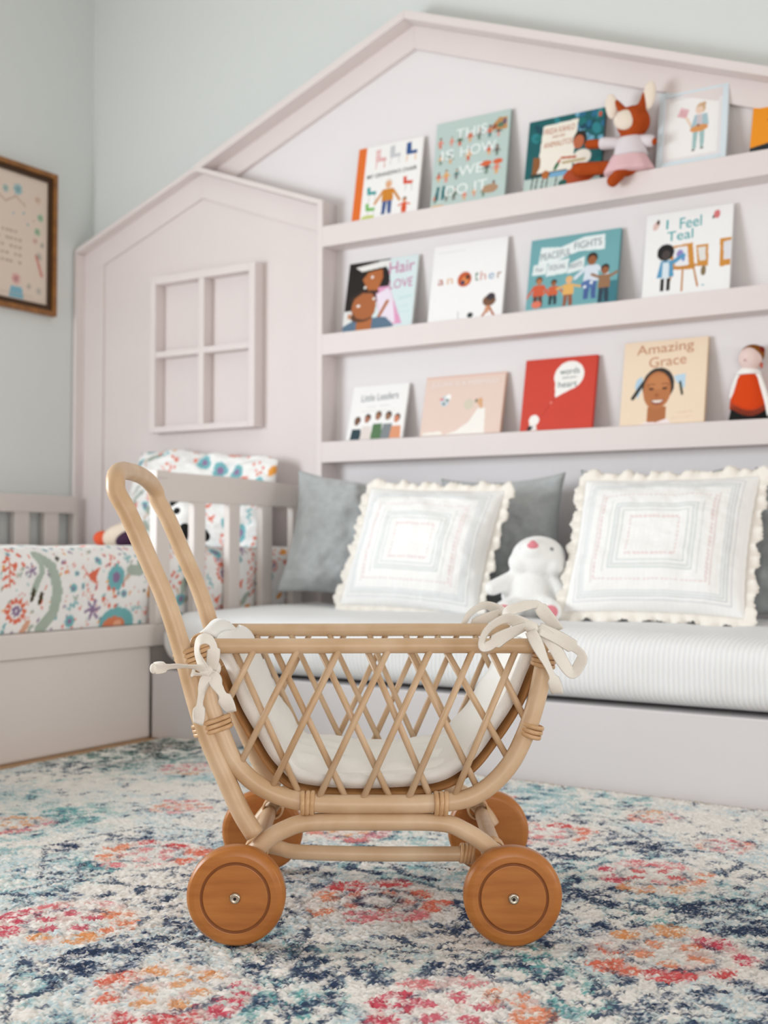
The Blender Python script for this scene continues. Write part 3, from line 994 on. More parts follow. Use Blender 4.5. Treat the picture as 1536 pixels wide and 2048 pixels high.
v_, f_ = ellipsoid((-.082, -.012, .026), (.034, .032, .028))
obj('foot', v_, f_, mat('coral_felt', (222, 96, 64), rough=1.0, spec=.05), sd)
v_, f_ = ellipsoid((.07, -.03, .026), (.06, .034, .028), E(0, -.3, 0))
obj('skirt', v_, f_, mat('plum_felt', (70, 48, 68), rough=1.0, spec=.05), sd)
v_, f_ = capsule((.03, .02, .085), (-.01, .03, .15), .016, .014)
obj('arm', v_, f_, M_skirt, sd)

# ------------------------------------------------------------------ framed sampler on the left wall
fs = thing('framed_sampler', 'embroidered sampler in a gilt wooden frame on the left wall', 'framed picture', (XL + .002, 3.0, 1.795))


def yz_frame(name, y0, y1, z0, z1, wd, x0, x1, m, parent):
    bm = bmesh.new()
    for a in ((y0, y1, z0, z0 + wd), (y0, y1, z1 - wd, z1), (y0, y0 + wd, z0 + wd, z1 - wd), (y1 - wd, y1, z0 + wd, z1 - wd)):
        add_box(bm, x0, x1, a[0], a[1], a[2], a[3], .0015)
    return bm_obj(name, bm, m, parent)


fy0, fy1, fz0, fz1 = -.30, .352, -.293, .294
fr = yz_frame('frame', fy0, fy1, fz0, fz1, .020, 0.0, .026, M_gold, fs)
yz_frame('inner_frame', fy0 + .019, fy1 - .019, fz0 + .019, fz1 - .019, .022, 0.0, .018, M_umber, fr)
ny, nz_ = 150, 140
Yg, Zg = np.meshgrid(np.linspace(fy0 + .03, fy1 - .03, ny), np.linspace(fz0 + .03, fz1 - .03, nz_))
P = Paint(Yg, Zg, (222, 206, 192))
P.put(((np.floor(Yg * 400) + np.floor(Zg * 400)) % 2 < 1).astype(float), (216, 200, 186), .5)
for (x, y, s_, c) in ((.16, .19, .03, (110, 170, 178)), (.26, .17, .022, (220, 172, 140)), (.275, .10, .02, (120, 172, 124)), (.26, .04, .02, (120, 168, 120)), (.25, 0, .016, (212, 148, 132)), (.285, -.01, .014, (150, 150, 130)),
                      (.27, -.06, .022, (176, 170, 150)), (.155, -.17, .028, (216, 128, 124)), (.10, .18, .02, (126, 168, 160)), (.05, .2, .03, (220, 168, 150)), (.0, .19, .03, (120, 172, 178)), (.22, -.19, .016, (186, 174, 150)),
                      (.27, -.2, .02, (190, 180, 160)), (.05, -.17, .02, (130, 170, 150)), (-.05, -.17, .028, (216, 128, 124)), (.19, .1, .008, (100, 168, 172)), (.14, .09, .007, (120, 160, 190)), (.21, .06, .008, (90, 160, 160)), (.24, .08, .006, (200, 120, 120))):
    c = tuple(v * .6 + 84 for v in c)
    P.flower(x, y, s_ * .9, 7, c, tuple(v * .88 for v in c), .30, x * 9)
P.poly([(.13, -.20), (.185, -.20), (.195, -.245), (.12, -.245)], (130, 178, 196))
P.line([(.255, -.06), (.275, -.11), (.285, -.135)], .012, (200, 130, 116))
P.line([(.0, .135), (.05, .16), (.1, .13), (.15, .16), (.2, .13)], .006, (190, 160, 140))
for k, zz in enumerate((.01, -.02, -.05, -.08, -.11)):
    for q_ in range(16):
        if (q_ * 7 + k * 3) % 5: P.rect(-.15 + q_ * .021, zz, -.15 + q_ * .021 + .014, zz + .012, (176, 158, 142), .8)
for a in ((-.2, .23, .235, .232), (-.2, -.23, .235, -.228)):
    P.rect(*a, (190, 176, 160), .6)
grid_obj('embroidery', np.stack([np.full(Yg.shape, .009), Yg, Zg], -1), M_print, fs, P.c)

# ------------------------------------------------------------------ picture books leaning on the shelves
def book(name, label, shelf, x0, w, h, th, base, art, spine=None, group='picture books leaning on the shelves', ytop=3.535):
    zt = SHELF[shelf]
    lean = math.asin(min(.9, (ytop - 3.485) / h))
    r = thing(name, label, 'book', (x0, 3.485, zt + th * math.sin(lean) + .0005), 0, group)
    r.rotation_euler = (-lean, 0, 0)
    cs = spine or tuple(int(v * .94) for v in base)
    m = flat(cs)
    bm = bmesh.new()
    add_box(bm, 0, w, 0, .0022, 0, h, .0006)
    add_box(bm, 0, w, th - .0022, th, 0, h, .0006)
    add_box(bm, 0, .0026, .0024, th - .0024, 0.0002, h - .0002, .0006)
    bm_obj('case', bm, m, r)
    box('page_block', .003, w - .004, .0023, th - .0023, .003, h - .003, M_paper, r, bev=0)
    a = w / h
    nx, ny = int(w / .0019), int(h / .0019)
    Ug, Vg = np.meshgrid(np.linspace(0, a, nx), np.linspace(0, 1, ny))
    P = Paint(Ug, Vg, base)
    txt = art(P, a)
    grid_obj('front_cover', np.stack([Ug / a * (w - .0012) + .0006, np.full(Ug.shape, -.0004), Vg * (h - .0012) + .0006], -1), M_page, r, P.c, sm=False)
    for s_ in txt or ():
        st, x, y, ww, hh, c = s_[:6]
        lettering(st, x * h, y * h, ww * h, hh * h, c, r, *(s_[6:]))
    return r


BR1, BR2, BR3, HAIR = (150, 92, 58), (186, 120, 78), (112, 70, 46), (34, 28, 26)


def a_chairs(P, a):
    P.rect(0, 0, a * .13, 1, (226, 112, 40))
    for x, y, c, c2 in ((.36 * a, .78, (222, 170, 170), (210, 130, 120)), (.58 * a, .80, (196, 198, 202), (206, 208, 210)), (.83 * a, .80, (44, 84, 140), (226, 166, 84))):
        P.line([(x - .06, y - .10), (x - .05, y)], .012, c2)
        P.line([(x + .07, y - .10), (x + .06, y)], .012, c2)
        P.poly([(x - .07, y - .01), (x + .09, y - .01), (x + .08, y + .04), (x, y + .04), (x - .01, y + .16), (x - .08, y + .15)], c)
        if c2[0] == 210:
            for k in range(4): P.rect(x - .08, y + .02 + k * .035, x + .0, y + .028 + k * .035, (246, 236, 232))
    for x, y, c in ((.29 * a, .34, (30, 150, 150)), (.29 * a, .12, (112, 180, 84)), (.84 * a, .40, (214, 72, 44))):
        P.line([(x - .05, y - .1), (x - .04, y)], .01, (190, 190, 186))
        P.line([(x + .05, y - .1), (x + .04, y)], .01, (190, 190, 186))
        P.poly([(x - .08, y), (x + .05, y - .01), (x + .06, y + .03), (x - .04, y + .04), (x - .04, y + .10), (x - .09, y + .10)], c)
    P.ell(.25 * a, .03, .10, .03, (196, 206, 110))
    P.person(.53 * a, .04, .46, (226, 170, 130), (226, 214, 200), (206, 132, 44), (64, 88, 140), .35, 1.25)
    P.person(.80 * a, -.04, .26, (218, 150, 110), (60, 36, 24), (218, 84, 44), (218, 84, 44), .62)
    return [('MY GRANDPA\'S CHAIR', .18 * a, .555, .76 * a, .055, (52, 56, 64), .02, -.0009, 'title_lettering', .012), ('words and pictures', .62 * a, .525, .3 * a, .02, (170, 172, 176), .02)][:1]


def a_this(P, a):
    rng = random.Random(3)
    cols = ((206, 92, 60), (60, 110, 110), (220, 160, 90), (96, 84, 80), (220, 130, 110), (70, 100, 70))
    for y in (.70, .50, .28, .05):
        for k in range(7):
            x = (.08 + .13 * k + rng.uniform(-.02, .02)) * a
            if rng.random() < .85:
                P.person(x, y + rng.uniform(-.02, .02), rng.uniform(.10, .15), rng.choice(((150, 96, 64), (224, 176, 140))), HAIR, rng.choice(cols), rng.choice(cols), .4)
    P.poly([(.74 * a, .80), (a * .97, .78), (a * .96, .92), (.85 * a, .93), (.78 * a, .86)], (190, 140, 84))
    P.ell(.88 * a, .84, .04, .03, (90, 120, 100)); P.ell(.80 * a, .83, .03, .03, (150, 86, 60)); P.ell(.93 * a, .87, .025, .035, (110, 90, 110))
    P.poly([(.06 * a, .08), (.10 * a, .08), (.11 * a, .24), (.07 * a, .24)], (20, 104, 108))
    P.poly([(.14 * a, .08), (.18 * a, .08), (.19 * a, .24), (.15 * a, .24)], (20, 104, 108))
    P.ell(.72 * a, .42, .07, .03, (214, 100, 60)); P.ell(.88 * a, .42, .06, .03, (214, 100, 60))
    P.ell(.8 * a, .12, .10, .05, (176, 140, 110)); P.ell(.1 * a, .01, .09, .02, (226, 170, 90))
    W_ = (240, 244, 243)
    return [('THIS', .28 * a, .77, .42 * a, .115, W_, .02, -.0009), ('IS', .10 * a, .545, .17 * a, .115, W_, .02), ('HOW', .36 * a, .552, .48 * a, .115, W_, .02), ('WE', .36 * a, .325, .32 * a, .115, W_, .02), ('DO', .20 * a, .115, .30 * a, .115, W_, .02), ('IT', .59 * a, .122, .17 * a, .115, W_, .02)]


def a_parrot(P, a):
    for k in range(26):
        r = random.Random(k)
        P.ell(r.uniform(0, a), r.uniform(.15, 1), r.uniform(.04, .10), r.uniform(.03, .06), r.choice(((14, 92, 96), (20, 112, 112), (40, 130, 140), (12, 70, 84))), r.uniform(0, 3))
    for k in range(16):
        r = random.Random(k + 50)
        P.ell(r.uniform(.62 * a, a), r.uniform(.5, 1), .05, .035, r.choice(((70, 140, 176), (110, 170, 196), (14, 66, 90), (36, 104, 140))), r.uniform(0, 3))
    P.rect(0, 0, a, .17, (186, 204, 198))
    P.poly([(.16 * a, .20), (.62 * a, .21), (.66 * a, .92), (.20 * a, .90)], (240, 234, 222))
    P.poly([(.10 * a, .22), (.15 * a, .22), (.20 * a, .32), (.19 * a, .46), (.10 * a, .47)], (140, 88, 46))
    P.line([(.08 * a, .22), (.55 * a, .22)], .03, (60, 50, 40))
    for x in (.10, .16, .24, .30, .42): P.line([(x * a, .0), ((x + .02) * a, .22)], .018, (56, 50, 44))
    P.rect(.34 * a, .15, .56 * a, .22, (118, 170, 206)); P.ell(.28 * a, .2, .05, .06, (182, 104, 46))
    P.ell(.42 * a, .30, .025, .07, (30, 104, 60), -.5); P.ell(.45 * a, .36, .018, .03, (190, 84, 54), -.5)
    P.ell(.74 * a, .12, .24, .13, (176, 72, 32), .1); P.ell(.52 * a, .04, .06, .05, (30, 88, 80))
    P.ell(.74 * a, .36, .13, .11, (236, 230, 218)); P.line([(.66 * a, .38), (.48 * a, .40)], .035, (190, 104, 72)); P.line([(.5 * a, .33), (.78 * a, .33)], .035, (188, 170, 130))
    P.ell(.70 * a, .62, .095, .12, HAIR); P.ell(.685 * a, .585, .075, .095, (188, 104, 70)); P.ell(.83 * a, .50, .035, .05, (120, 170, 206)); P.ell(.94 * a, .92, .025, .035, (206, 84, 60))
    T = (196, 122, 84)
    return [('FRIDA KAHLO', .22 * a, .765, .40 * a, .085, T, .02), ('AND HER', .33 * a, .70, .17 * a, .04, T, .02), ('ANIMALITOS', .225 * a, .575, .38 * a, .08, T, .02), ('words and pictures', .30 * a, .5, .25 * a, .025, (170, 190, 186), .02)][:3]


def a_orange(P, a):
    P.rect(0, 0, a, .10, (24, 22, 24))
    P.poly([(0, .09), (.4 * a, .2), (.4 * a, .5), (a, .5), (a, .0), (0, 0)], (26, 40, 50))
    P.rect(.1 * a, .0, .2 * a, .06, (18, 16, 18))
    P.line([(.18 * a, .60), (.36 * a, .80)], .03, (160, 72, 30))
    P.ell(.5 * a, .55, .10, .14, (60, 42, 30))
    return [('A', .24 * a, .80, .14 * a, .13, (196, 62, 30)), ('BIG SKY', .42 * a, .80, .5 * a, .13, (196, 62, 30))][:1]


def a_hair(P, a):
    P.rect(0, 0, .12 * a, .32, (226, 226, 224))
    P.ell(.30 * a, .68, .36, .33, (30, 24, 22)); P.rect(.0, .3, .28 * a, 1, (30, 24, 22))
    P.poly([(.1 * a, .93), (.5 * a, .98), (.62 * a, .96), (.62 * a, .90), (.2 * a, .86)], (236, 234, 230))
    P.rect(.0, .985, .62 * a, 1, (30, 24, 22)); P.poly([(.6 * a, 1), (.62 * a, .7), (a, .7), (a, 1)], (216, 230, 232))
    P.poly([(.42 * a, .60), (.62 * a, .60), (.86 * a, .04), (.55 * a, .04)], (222, 156, 192))
    P.poly([(.45 * a, .50), (.62 * a, .58), (.70 * a, .40), (.76 * a, .06), (.52 * a, .05), (.5 * a, .3)], (234, 222, 236))
    P.poly([(.22 * a, .74), (.30 * a, .84), (.50 * a, .86), (.52 * a, .74), (.46 * a, .56), (.34 * a, .54)], (178, 104, 56))
    P.ell(.36 * a, .76, .022, .022, (244, 240, 236)); P.ell(.27 * a, .62, .022, .02, (244, 240, 236))
    P.line([(.62 * a, .38), (.48 * a, .10)], .05, (178, 104, 56))
    P.poly([(.0, .08), (.2 * a, .18), (.62 * a, .16), (.75 * a, .02), (.7 * a, 0), (0, 0)], (92, 116, 138))
    P.rect(.20 * a, .0, .42 * a, .22, (178, 106, 60))
    P.ell(.28 * a, .34, .20, .22, (170, 100, 58)); P.ell(.26 * a, .20, .18, .08, (92, 60, 40)); P.ell(.30 * a, .26, .17, .10, (170, 100, 58))
    P.line([(.08 * a, .46), (.24 * a, .56), (.46 * a, .54)], .04, (60, 40, 30)); P.ell(.2 * a, .36, .03, .018, (244, 240, 236)); P.ell(.42 * a, .44, .024, .018, (244, 240, 236)); P.ell(.08 * a, .22, .03, .04, (196, 136, 96))
    T = (196, 116, 156)
    P.line([(.78 * a, .40), (.95 * a, .42)], .02, (190, 218, 222)); P.line([(.78 * a, .28), (.92 * a, .29)], .015, (200, 222, 226)); P.line([(.78 * a, .2), (.95 * a, .2)], .015, (200, 222, 226))
    return [('Hair', .60 * a, .765, .36 * a, .17, T, .03), ('LOVE', .625 * a, .545, .33 * a, .13, T, .03)]


def a_another(P, a):
    P.rect(.06 * a, .90, .44 * a, .905, (216, 216, 220))
    P.ell(.46 * a, .515, .098, .098, (196, 92, 52)); P.ell(.47 * a, .50, .05, .05, (226, 140, 80)); P.ell(.44 * a, .475, .03, .03, (60, 60, 90)); P.ell(.5 * a, .54, .03, .03, (90, 50, 40))
    P.ell(.82 * a, .20, .09, .07, (120, 84, 62)); P.ell(.84 * a, .25, .06, .045, (60, 52, 60)); P.line([(.82 * a, .13), (.74 * a, .0)], .03, (180, 110, 76)); P.line([(.82 * a, .13), (.90 * a, .0)], .03, (180, 110, 76)); P.ell(.80 * a, .09, .03, .05, (206, 150, 116))
    P.ell(.58 * a, .04, .04, .035, (52, 62, 62)); P.line([(.42 * a, .0), (.41 * a, .10)], .012, (190, 190, 190))
    rows = [('a', .10, (176, 84, 60)), ('n', .225, (222, 170, 120)), ('t', .60, (70, 120, 90)), ('h', .675, (206, 150, 140)), ('e', .785, (140, 170, 196)), ('r', .90, (150, 96, 60))]
    return [(s_, x * a, .475 if s_ not in 'th' else .475, (.075 if s_ not in 'tr' else .05) * a, .075 if s_ not in 'th' else .115, c, .02) for s_, x, c in rows]


def a_peace(P, a):
    P.rect(.0, 0, a, .02, (170, 196, 196)); P.rect(.8 * a, 0, a, .30, (60, 120, 132))
    P.poly([(.10 * a, .64), (.30 * a, .66), (.55 * a, .76), (.84 * a, .74), (.83 * a, .95), (.60 * a, .95), (.35 * a, .85), (.12 * a, .88)], (230, 238, 238))
    P.poly([(.04 * a, .50), (.20 * a, .50), (.21 * a, .66), (.05 * a, .64)], (226, 234, 234)); P.poly([(.20 * a, .46), (.44 * a, .48), (.45 * a, .68), (.22 * a, .66)], (226, 234, 234)); P.poly([(.44 * a, .46), (.62 * a, .50), (.62 * a, .68), (.46 * a, .60)], (226, 234, 234))
    P.person(.13 * a, .04, .42, BR2, (90, 60, 40), (206, 92, 60), (96, 60, 50), .3, 1.3)
    P.person(.30 * a, .06, .34, BR1, HAIR, (206, 96, 60), (44, 60, 66), .45, 1.3)
    P.person(.47 * a, .02, .40, (226, 176, 130), (228, 178, 110), (226, 176, 100), (150, 88, 64), .62, 1.3)
    P.person(.71 * a, .08, .62, BR1, HAIR, (214, 222, 232), (70, 96, 150), .5, 1.1)
    P.ell(.68 * a, .28, .09, .06, (84, 112, 166)); P.ell(.65 * a, .25, .02, .02, (236, 240, 244)); P.ell(.72 * a, .3, .02, .02, (236, 240, 244))
    P.person(.86 * a, .02, .50, BR1, HAIR, (150, 110, 80), (44, 62, 76), .78, 1.1)
    P.ell(.12 * a, .08, .07, .05, (222, 120, 96))
    T = (120, 132, 138)
    return [('PEACEFUL', .13 * a, .685, .34 * a, .10, T, .09), ('FIGHTS', .50 * a, .785, .30 * a, .10, T, .05), ('For', .08 * a, .54, .09 * a, .06, T, .0), ('EQUAL', .24 * a, .53, .18 * a, .08, T, .03), ('RIGHTS', .465 * a, .525, .14 * a, .07, T, .12)]


def a_teal(P, a):
    P.ell(.12 * a, .86, .035, .06, (222, 190, 182), -.4); P.ell(.14 * a, .90, .018, .03, (60, 40, 36)); P.ell(.82 * a, .90, .035, .05, (214, 120, 122)); P.ell(.78 * a, .87, .012, .02, (40, 60, 50))
    P.poly([(.28 * a, .58), (.56 * a, .60), (.60 * a, .28), (.34 * a, .30)], (206, 142, 60)); P.poly([(.32 * a, .56), (.50 * a, .57), (.53 * a, .33), (.37 * a, .34)], (232, 232, 236))
    P.ell(.42 * a, .48, .04, .05, (140, 130, 190)); P.ell(.46 * a, .42, .02, .03, (110, 140, 200))
    P.line([(.34 * a, .30), (.30 * a, .10)], .022, (190, 126, 52)); P.line([(.46 * a, .30), (.46 * a, .04)], .022, (190, 126, 52)); P.line([(.58 * a, .32), (.64 * a, .08)], .022, (190, 126, 52)); P.line([(.32 * a, .31), (.62 * a, .33)], .03, (196, 132, 56))
    P.poly([(.60 * a, .56), (.74 * a, .56), (.75 * a, .30), (.63 * a, .31)], (206, 142, 60)); P.poly([(.62 * a, .53), (.71 * a, .53), (.72 * a, .37), (.65 * a, .37)], (226, 224, 220)); P.ell(.70 * a, .25, .03, .06, (130, 110, 80))
    P.poly([(.87 * a, .60), (a, .60), (a, .28), (.88 * a, .27)], (206, 142, 60)); P.poly([(.91 * a, .56), (a, .57), (a, .35), (.92 * a, .35)], (222, 222, 228))
    P.poly([(.16 * a, .22), (.36 * a, .22), (.34 * a, .42), (.20 * a, .42)], (86, 152, 190)); P.poly([(.22 * a, .2), (.30 * a, .2), (.30 * a, .40), (.22 * a, .40)], (216, 228, 236)); P.line([(.32 * a, .38), (.46 * a, .46)], .05, (86, 152, 190))
    P.rect(.21 * a, .06, .25 * a, .21, (24, 22, 26)); P.rect(.28 * a, .06, .32 * a, .21, (24, 22, 26)); P.ell(.25 * a, .52, .10, .10, (24, 22, 26)); P.ell(.26 * a, .49, .05, .055, (70, 62, 60))
    P.ell(.70 * a, .08, .02, .006, (110, 176, 186))
    T = (30, 164, 168)
    return [('I', .24 * a, .80, .022 * a, .11, T, .0), ('Feel', .40 * a, .78, .25 * a, .13, T, .03), ('Teal', .26 * a, .645, .30 * a, .115, T, .03)]


def a_leaders(P, a):
    cl = ((40, 64, 74), (226, 216, 210), (86, 120, 82), (128, 134, 138), (222, 152, 116))
    for k, (x, h_, sk) in enumerate(((.16, .36, (120, 84, 64)), (.34, .40, (168, 110, 84)), (.53, .44, (160, 112, 84)), (.71, .43, (150, 110, 84)), (.87, .38, (206, 132, 100)))):
        P.poly([((x - .10) * a, 0), ((x + .10) * a, 0), ((x + .08) * a, h_ - .16), ((x - .08) * a, h_ - .16)], cl[k])
        P.ell(x * a, h_, .065, .07, HAIR if k in (1, 3) else (92, 68, 52))
        P.ell((x - .01) * a, h_ - .03, .052, .066, sk)
    P.line([(.3 * a, .60), (.7 * a, .61)], .008, (206, 206, 208)); P.line([(.2 * a, .52), (.8 * a, .53)], .008, (222, 214, 206))
    return [('Little Leaders', .18 * a, .70, .66 * a, .13, (120, 130, 136), .04)]


def a_mermaid(P, a):
    P.ell(.27 * a, .58, .085, .095, (206, 214, 220)); P.ell(.31 * a, .64, .05, .05, (246, 246, 244)); P.ell(.23 * a, .61, .04, .022, (216, 130, 138)); P.ell(.26 * a, .53, .022, .022, (26, 96, 96)); P.ell(.30 * a, .59, .025, .025, (80, 120, 110))
    P.ell(.58 * a, .50, .09, .09, (214, 206, 186)); P.ell(.72 * a, .53, .045, .065, (220, 170, 126)); P.ell(.67 * a, .55, .025, .03, (130, 124, 104)); P.line([(.74 * a, .48), (.74 * a, .42)], .04, (220, 170, 126))
    P.poly([(.70 * a, .42), (.79 * a, .42), (.81 * a, .0), (.30 * a, .0), (.45 * a, .06), (.60 * a, .20)], (244, 240, 234)); P.poly([(.02 * a, 0), (.30 * a, 0), (.26 * a, .07), (.04 * a, .05)], (242, 236, 228))
    P.rect(0, .98, a, 1, (226, 184, 168))
    return [('JULI\u00c1N IS A MERMAID', .07 * a, .80, .84 * a, .125, (238, 228, 226), .0)]


def a_words(P, a):
    P.ell(.63 * a, .74, .215, .20, (244, 242, 238), .3); P.poly([(.44 * a, .68), (.46 * a, .44), (.74 * a, .58)], (244, 242, 238))
    P.line([(.46 * a, .44), (.40 * a, .36), (.30 * a, .20), (.24 * a, .14)], .010, (176, 44, 36)); P.ell(.41 * a, .375, .016, .02, (226, 130, 116))
    P.ell(.19 * a, .14, .075, .075, (244, 240, 236)); P.poly([(.10 * a, .0), (.24 * a, .0), (.22 * a, .10), (.13 * a, .09)], (236, 232, 228)); P.poly([(.09 * a, .0), (.12 * a, .07), (.19 * a, .05), (.15 * a, .0)], (34, 40, 44))
    T = (92, 116, 122)
    return [('words', .50 * a, .755, .27 * a, .085, T, .03), ('and your', .54 * a, .685, .20 * a, .045, T, .02), ('heart', .49 * a, .575, .26 * a, .085, T, .03)]


def a_grace(P, a):
    P.poly([(.18 * a, .54), (.24 * a, .58), (.26 * a, .48), (.20 * a, .30), (.16 * a, .46)], (176, 206, 226)); P.poly([(.62 * a, .56), (.76 * a, .58), (.76 * a, .40), (.66 * a, .48)], (186, 212, 230))
    P.line([(.26 * a, .50), (.14 * a, .32)], .045, (44, 40, 38)); P.line([(.70 * a, .48), (.73 * a, .34)], .03, (50, 60, 46))
    P.rect(.33 * a, .0, .55 * a, .2, (176, 110, 66)); P.ell(.44 * a, .46, .19, .21, (52, 42, 38)); P.ell(.43 * a, .40, .165, .225, (184, 116, 70)); P.ell(.44 * a, .50, .12, .09, (196, 128, 80))
    P.ell(.36 * a, .42, .03, .014, (66, 42, 30)); P.ell(.52 * a, .42, .03, .014, (66, 42, 30)); P.ell(.43 * a, .34, .03, .025, (166, 98, 58)); P.poly([(.35 * a, .29), (.53 * a, .29), (.49 * a, .235), (.44 * a, .222), (.39 * a, .235)], (150, 84, 66)); P.poly([(.365 * a, .285), (.515 * a, .285), (.47 * a, .252), (.41 * a, .252)], (240, 228, 218)); P.line([(.31 * a, .465), (.36 * a, .48), (.40 * a, .47)], .010, (120, 74, 50)); P.line([(.48 * a, .47), (.52 * a, .48), (.57 * a, .465)], .010, (120, 74, 50))
    P.poly([(.24 * a, 0), (.62 * a, 0), (.56 * a, .06), (.44 * a, .02), (.32 * a, .03)], (240, 226, 226)); P.line([(.68 * a, .12), (.86 * a, .13)], .008, (222, 190, 160)); P.line([(.62 * a, .06), (.86 * a, .07)], .008, (226, 200, 170))
    T = (196, 140, 106)
    return [('Amazing', .16 * a, .80, .68 * a, .15, T, .04), ('Grace', .32 * a, .675, .44 * a, .12, T, .05)]


book('picture_book', 'white picture book with an orange spine band and drawn chairs on its cover', 0, -2.397, .274, .283, .011, (242, 240, 238), a_chairs, (232, 228, 226))
book('picture_book', 'pale green picture book covered in tiny figures under big white letters', 0, -2.070, .286, .312, .012, (186, 204, 200), a_this)
book('picture_book', 'wide dark teal picture book beside the fox doll on the top shelf', 0, -1.716, .268, .252, .011, (18, 92, 96), a_parrot, (70, 96, 100))
book('picture_book', 'orange and black picture book cut off at the right end of the top shelf', 0, -.981, .26, .172, .011, (238, 150, 26), a_orange)
book('picture_book', 'picture book showing two dark-haired faces and pink lettering, leftmost of the middle shelf', 1, -2.436, .293, .262, .011, (214, 230, 232), a_hair, (226, 230, 230))
book('picture_book', 'plain white picture book with small multicoloured letters and an orange ball', 1, -2.079, .285, .277, .011, (242, 241, 241), a_another)
book('picture_book', 'wide teal picture book with children carrying white banners', 1, -1.708, .312, .249, .011, (112, 168, 174), a_peace)
book('picture_book', 'white picture book with teal lettering and wooden easels on its cover', 1, -1.312, .271, .273, .012, (240, 240, 240), a_teal, (226, 226, 226))
book('picture_book', 'small white picture book with five people in a row, leftmost of the bottom shelf', 2, -2.416, .236, .203, .011, (243, 242, 241), a_leaders)
book('picture_book', 'pale pink picture book with a round sticker and a figure in a white train', 2, -2.109, .308, .213, .012, (230, 206, 194), a_mermaid, (226, 186, 164))
book('picture_book', 'bright red picture book with a white balloon on its cover', 2, -1.728, .252, .243, .012, (206, 66, 50), a_words, (206, 60, 46))
book('picture_book', 'yellow picture book with a smiling girl with ribbons on its cover', 2, -1.385, .266, .269, .012, (238, 217, 192), a_grace, (230, 203, 170))

# white frame on the top shelf
pf = thing('framed_drawing', 'white framed drawing of a child with a sign on the top shelf', 'framed picture', (-1.268, 3.487, SHELF[0] + .004), 0)
pf.rotation_euler = (-.17, 0, 0)
fw, fh = .216, .252
bm = bmesh.new()
for a in ((0, .018, 0, fh), (fw - .018, fw, 0, fh), (.018, fw - .018, 0, .018), (.018, fw - .018, fh - .018, fh)):
    add_box(bm, a[0], a[1], 0, .016, a[2], a[3], .0015)
bm_obj('frame', bm, M_wframe, pf)
Ug, Vg = np.meshgrid(np.linspace(0, 1, 110), np.linspace(0, 1.2, 130))
P = Paint((Ug - .56) / .80 + .56, (Vg - .54) / .84 + .54, (240, 238, 236))
P.poly([(.13, .88), (.33, .80), (.40, .98), (.22, 1.06)], (226, 186, 190))
for k in range(3): P.line([(.20, .90 + k * .04), (.34, .86 + k * .04)], .012, (200, 130, 136))
P.line([(.34, .82), (.48, .56)], .05, (232, 206, 186))
P.poly([(.50, .12), (.57, .12), (.60, .50), (.50, .50)], (158, 190, 190)); P.poly([(.66, .14), (.73, .14), (.74, .50), (.63, .50)], (158, 190, 190))
P.ell(.52, .10, .035, .02, (96, 88, 84)); P.ell(.70, .12, .035, .02, (96, 88, 84))
P.poly([(.44, .58), (.82, .60), (.78, .84), (.52, .84)], (166, 194, 202)); P.poly([(.56, .56), (.68, .56), (.68, .84), (.57, .84)], (206, 196, 200)); P.ell(.62, .55, .19, .075, (216, 150, 92), .08); P.ell(.60, .62, .03, .02, (110, 76, 60))
P.ell(.64, .98, .10, .11, (206, 172, 136)); P.ell(.61, .94, .08, .08, (232, 204, 184)); P.ell(.70, 1.06, .045, .04, (200, 164, 128))
grid_obj('drawing', np.stack([.016 + Ug * (fw - .032), np.full(Ug.shape, .008), .016 + Vg / 1.2 * (fh - .032)], -1), M_page, pf, P.c, sm=False)
bm = bmesh.new()
for a in ((.018, .030, .018, fh - .018), (fw - .030, fw - .018, .018, fh - .018), (.030, fw - .030, .018, .030), (.030, fw - .030, fh - .030, fh - .018)):
    add_box(bm, a[0], a[1], .006, .0095, a[2], a[3], 0)
bm_obj('mount', bm, M_panel, pf)
box('backing_board', .002, fw - .002, .0105, .0155, .002, fh - .002, M_paper, pf, bev=0)

# ------------------------------------------------------------------ fox doll sitting on the edge of the top shelf
fx = thing('fox_doll', 'rust coloured fox doll in a lilac and pink knit dress on the top shelf', 'soft toy', (-1.345, 3.475, SHELF[0]))
blob('body', [ellipsoid((.011, .0, .160), (.053, .046, .051)), capsule((.005, .0, .11), (.0, .005, .03), .035, .045),
              capsule((-.04, -.003, .104), (-.128, -.014, .112), .014, .0155), capsule((.04, -.003, .100), (.078, -.008, .086), .013, .013),
              capsule((-.03, -.012, .026), (-.165, -.014, .038), .019, .023), capsule((-.005, -.030, .010), (-.036, -.050, -.028), .018, .019),
              capsule((-.018, -.008, .198), (-.046, .0, .236), .014, .009), capsule((.042, -.008, .198), (.050, .0, .244), .014, .009)], M_rust, fx, .005, 4)
v_, f_ = ellipsoid((-.001, -.034, .160), (.036, .018, .032), E(-.12, 0, .15))
obj('face', v_, f_, M_ear, fx)
for c, r, ry in (((-.058, -.004, .222), (.020, .008, .040), -.10), ((.064, -.004, .232), (.021, .008, .044), .14)):
    v_, f_ = ellipsoid(c, r, E(0, ry, 0))
    obj('ear', v_, f_, M_ear, fx)
V_, F_ = lathe([(.057, .052), (.053, .066), (.047, .090), (.040, .108), (.030, .116), (.022, .119)], 40)
dr = obj('sweater', [(x * .98 + .004, y * .74 - .006, z) for x, y, z in V_], F_, M_lilac, fx)
fix_normals(dr)
V_, F_ = lathe([(.080, .002), (.083, .006), (.079, .016), (.070, .032), (.061, .050), (.056, .058)], 60)
V2 = []
for x, y, z in V_:
    an = math.atan2(y, x)
    k = 1 + .07 * math.sin(an * 7) * max(0, (.05 - z) / .05)
    V2.append((x * k * .95 - .002, y * k * .62 - .008, z))
sk = obj('skirt', V2, F_, M_skirt, fx)
fix_normals(sk)
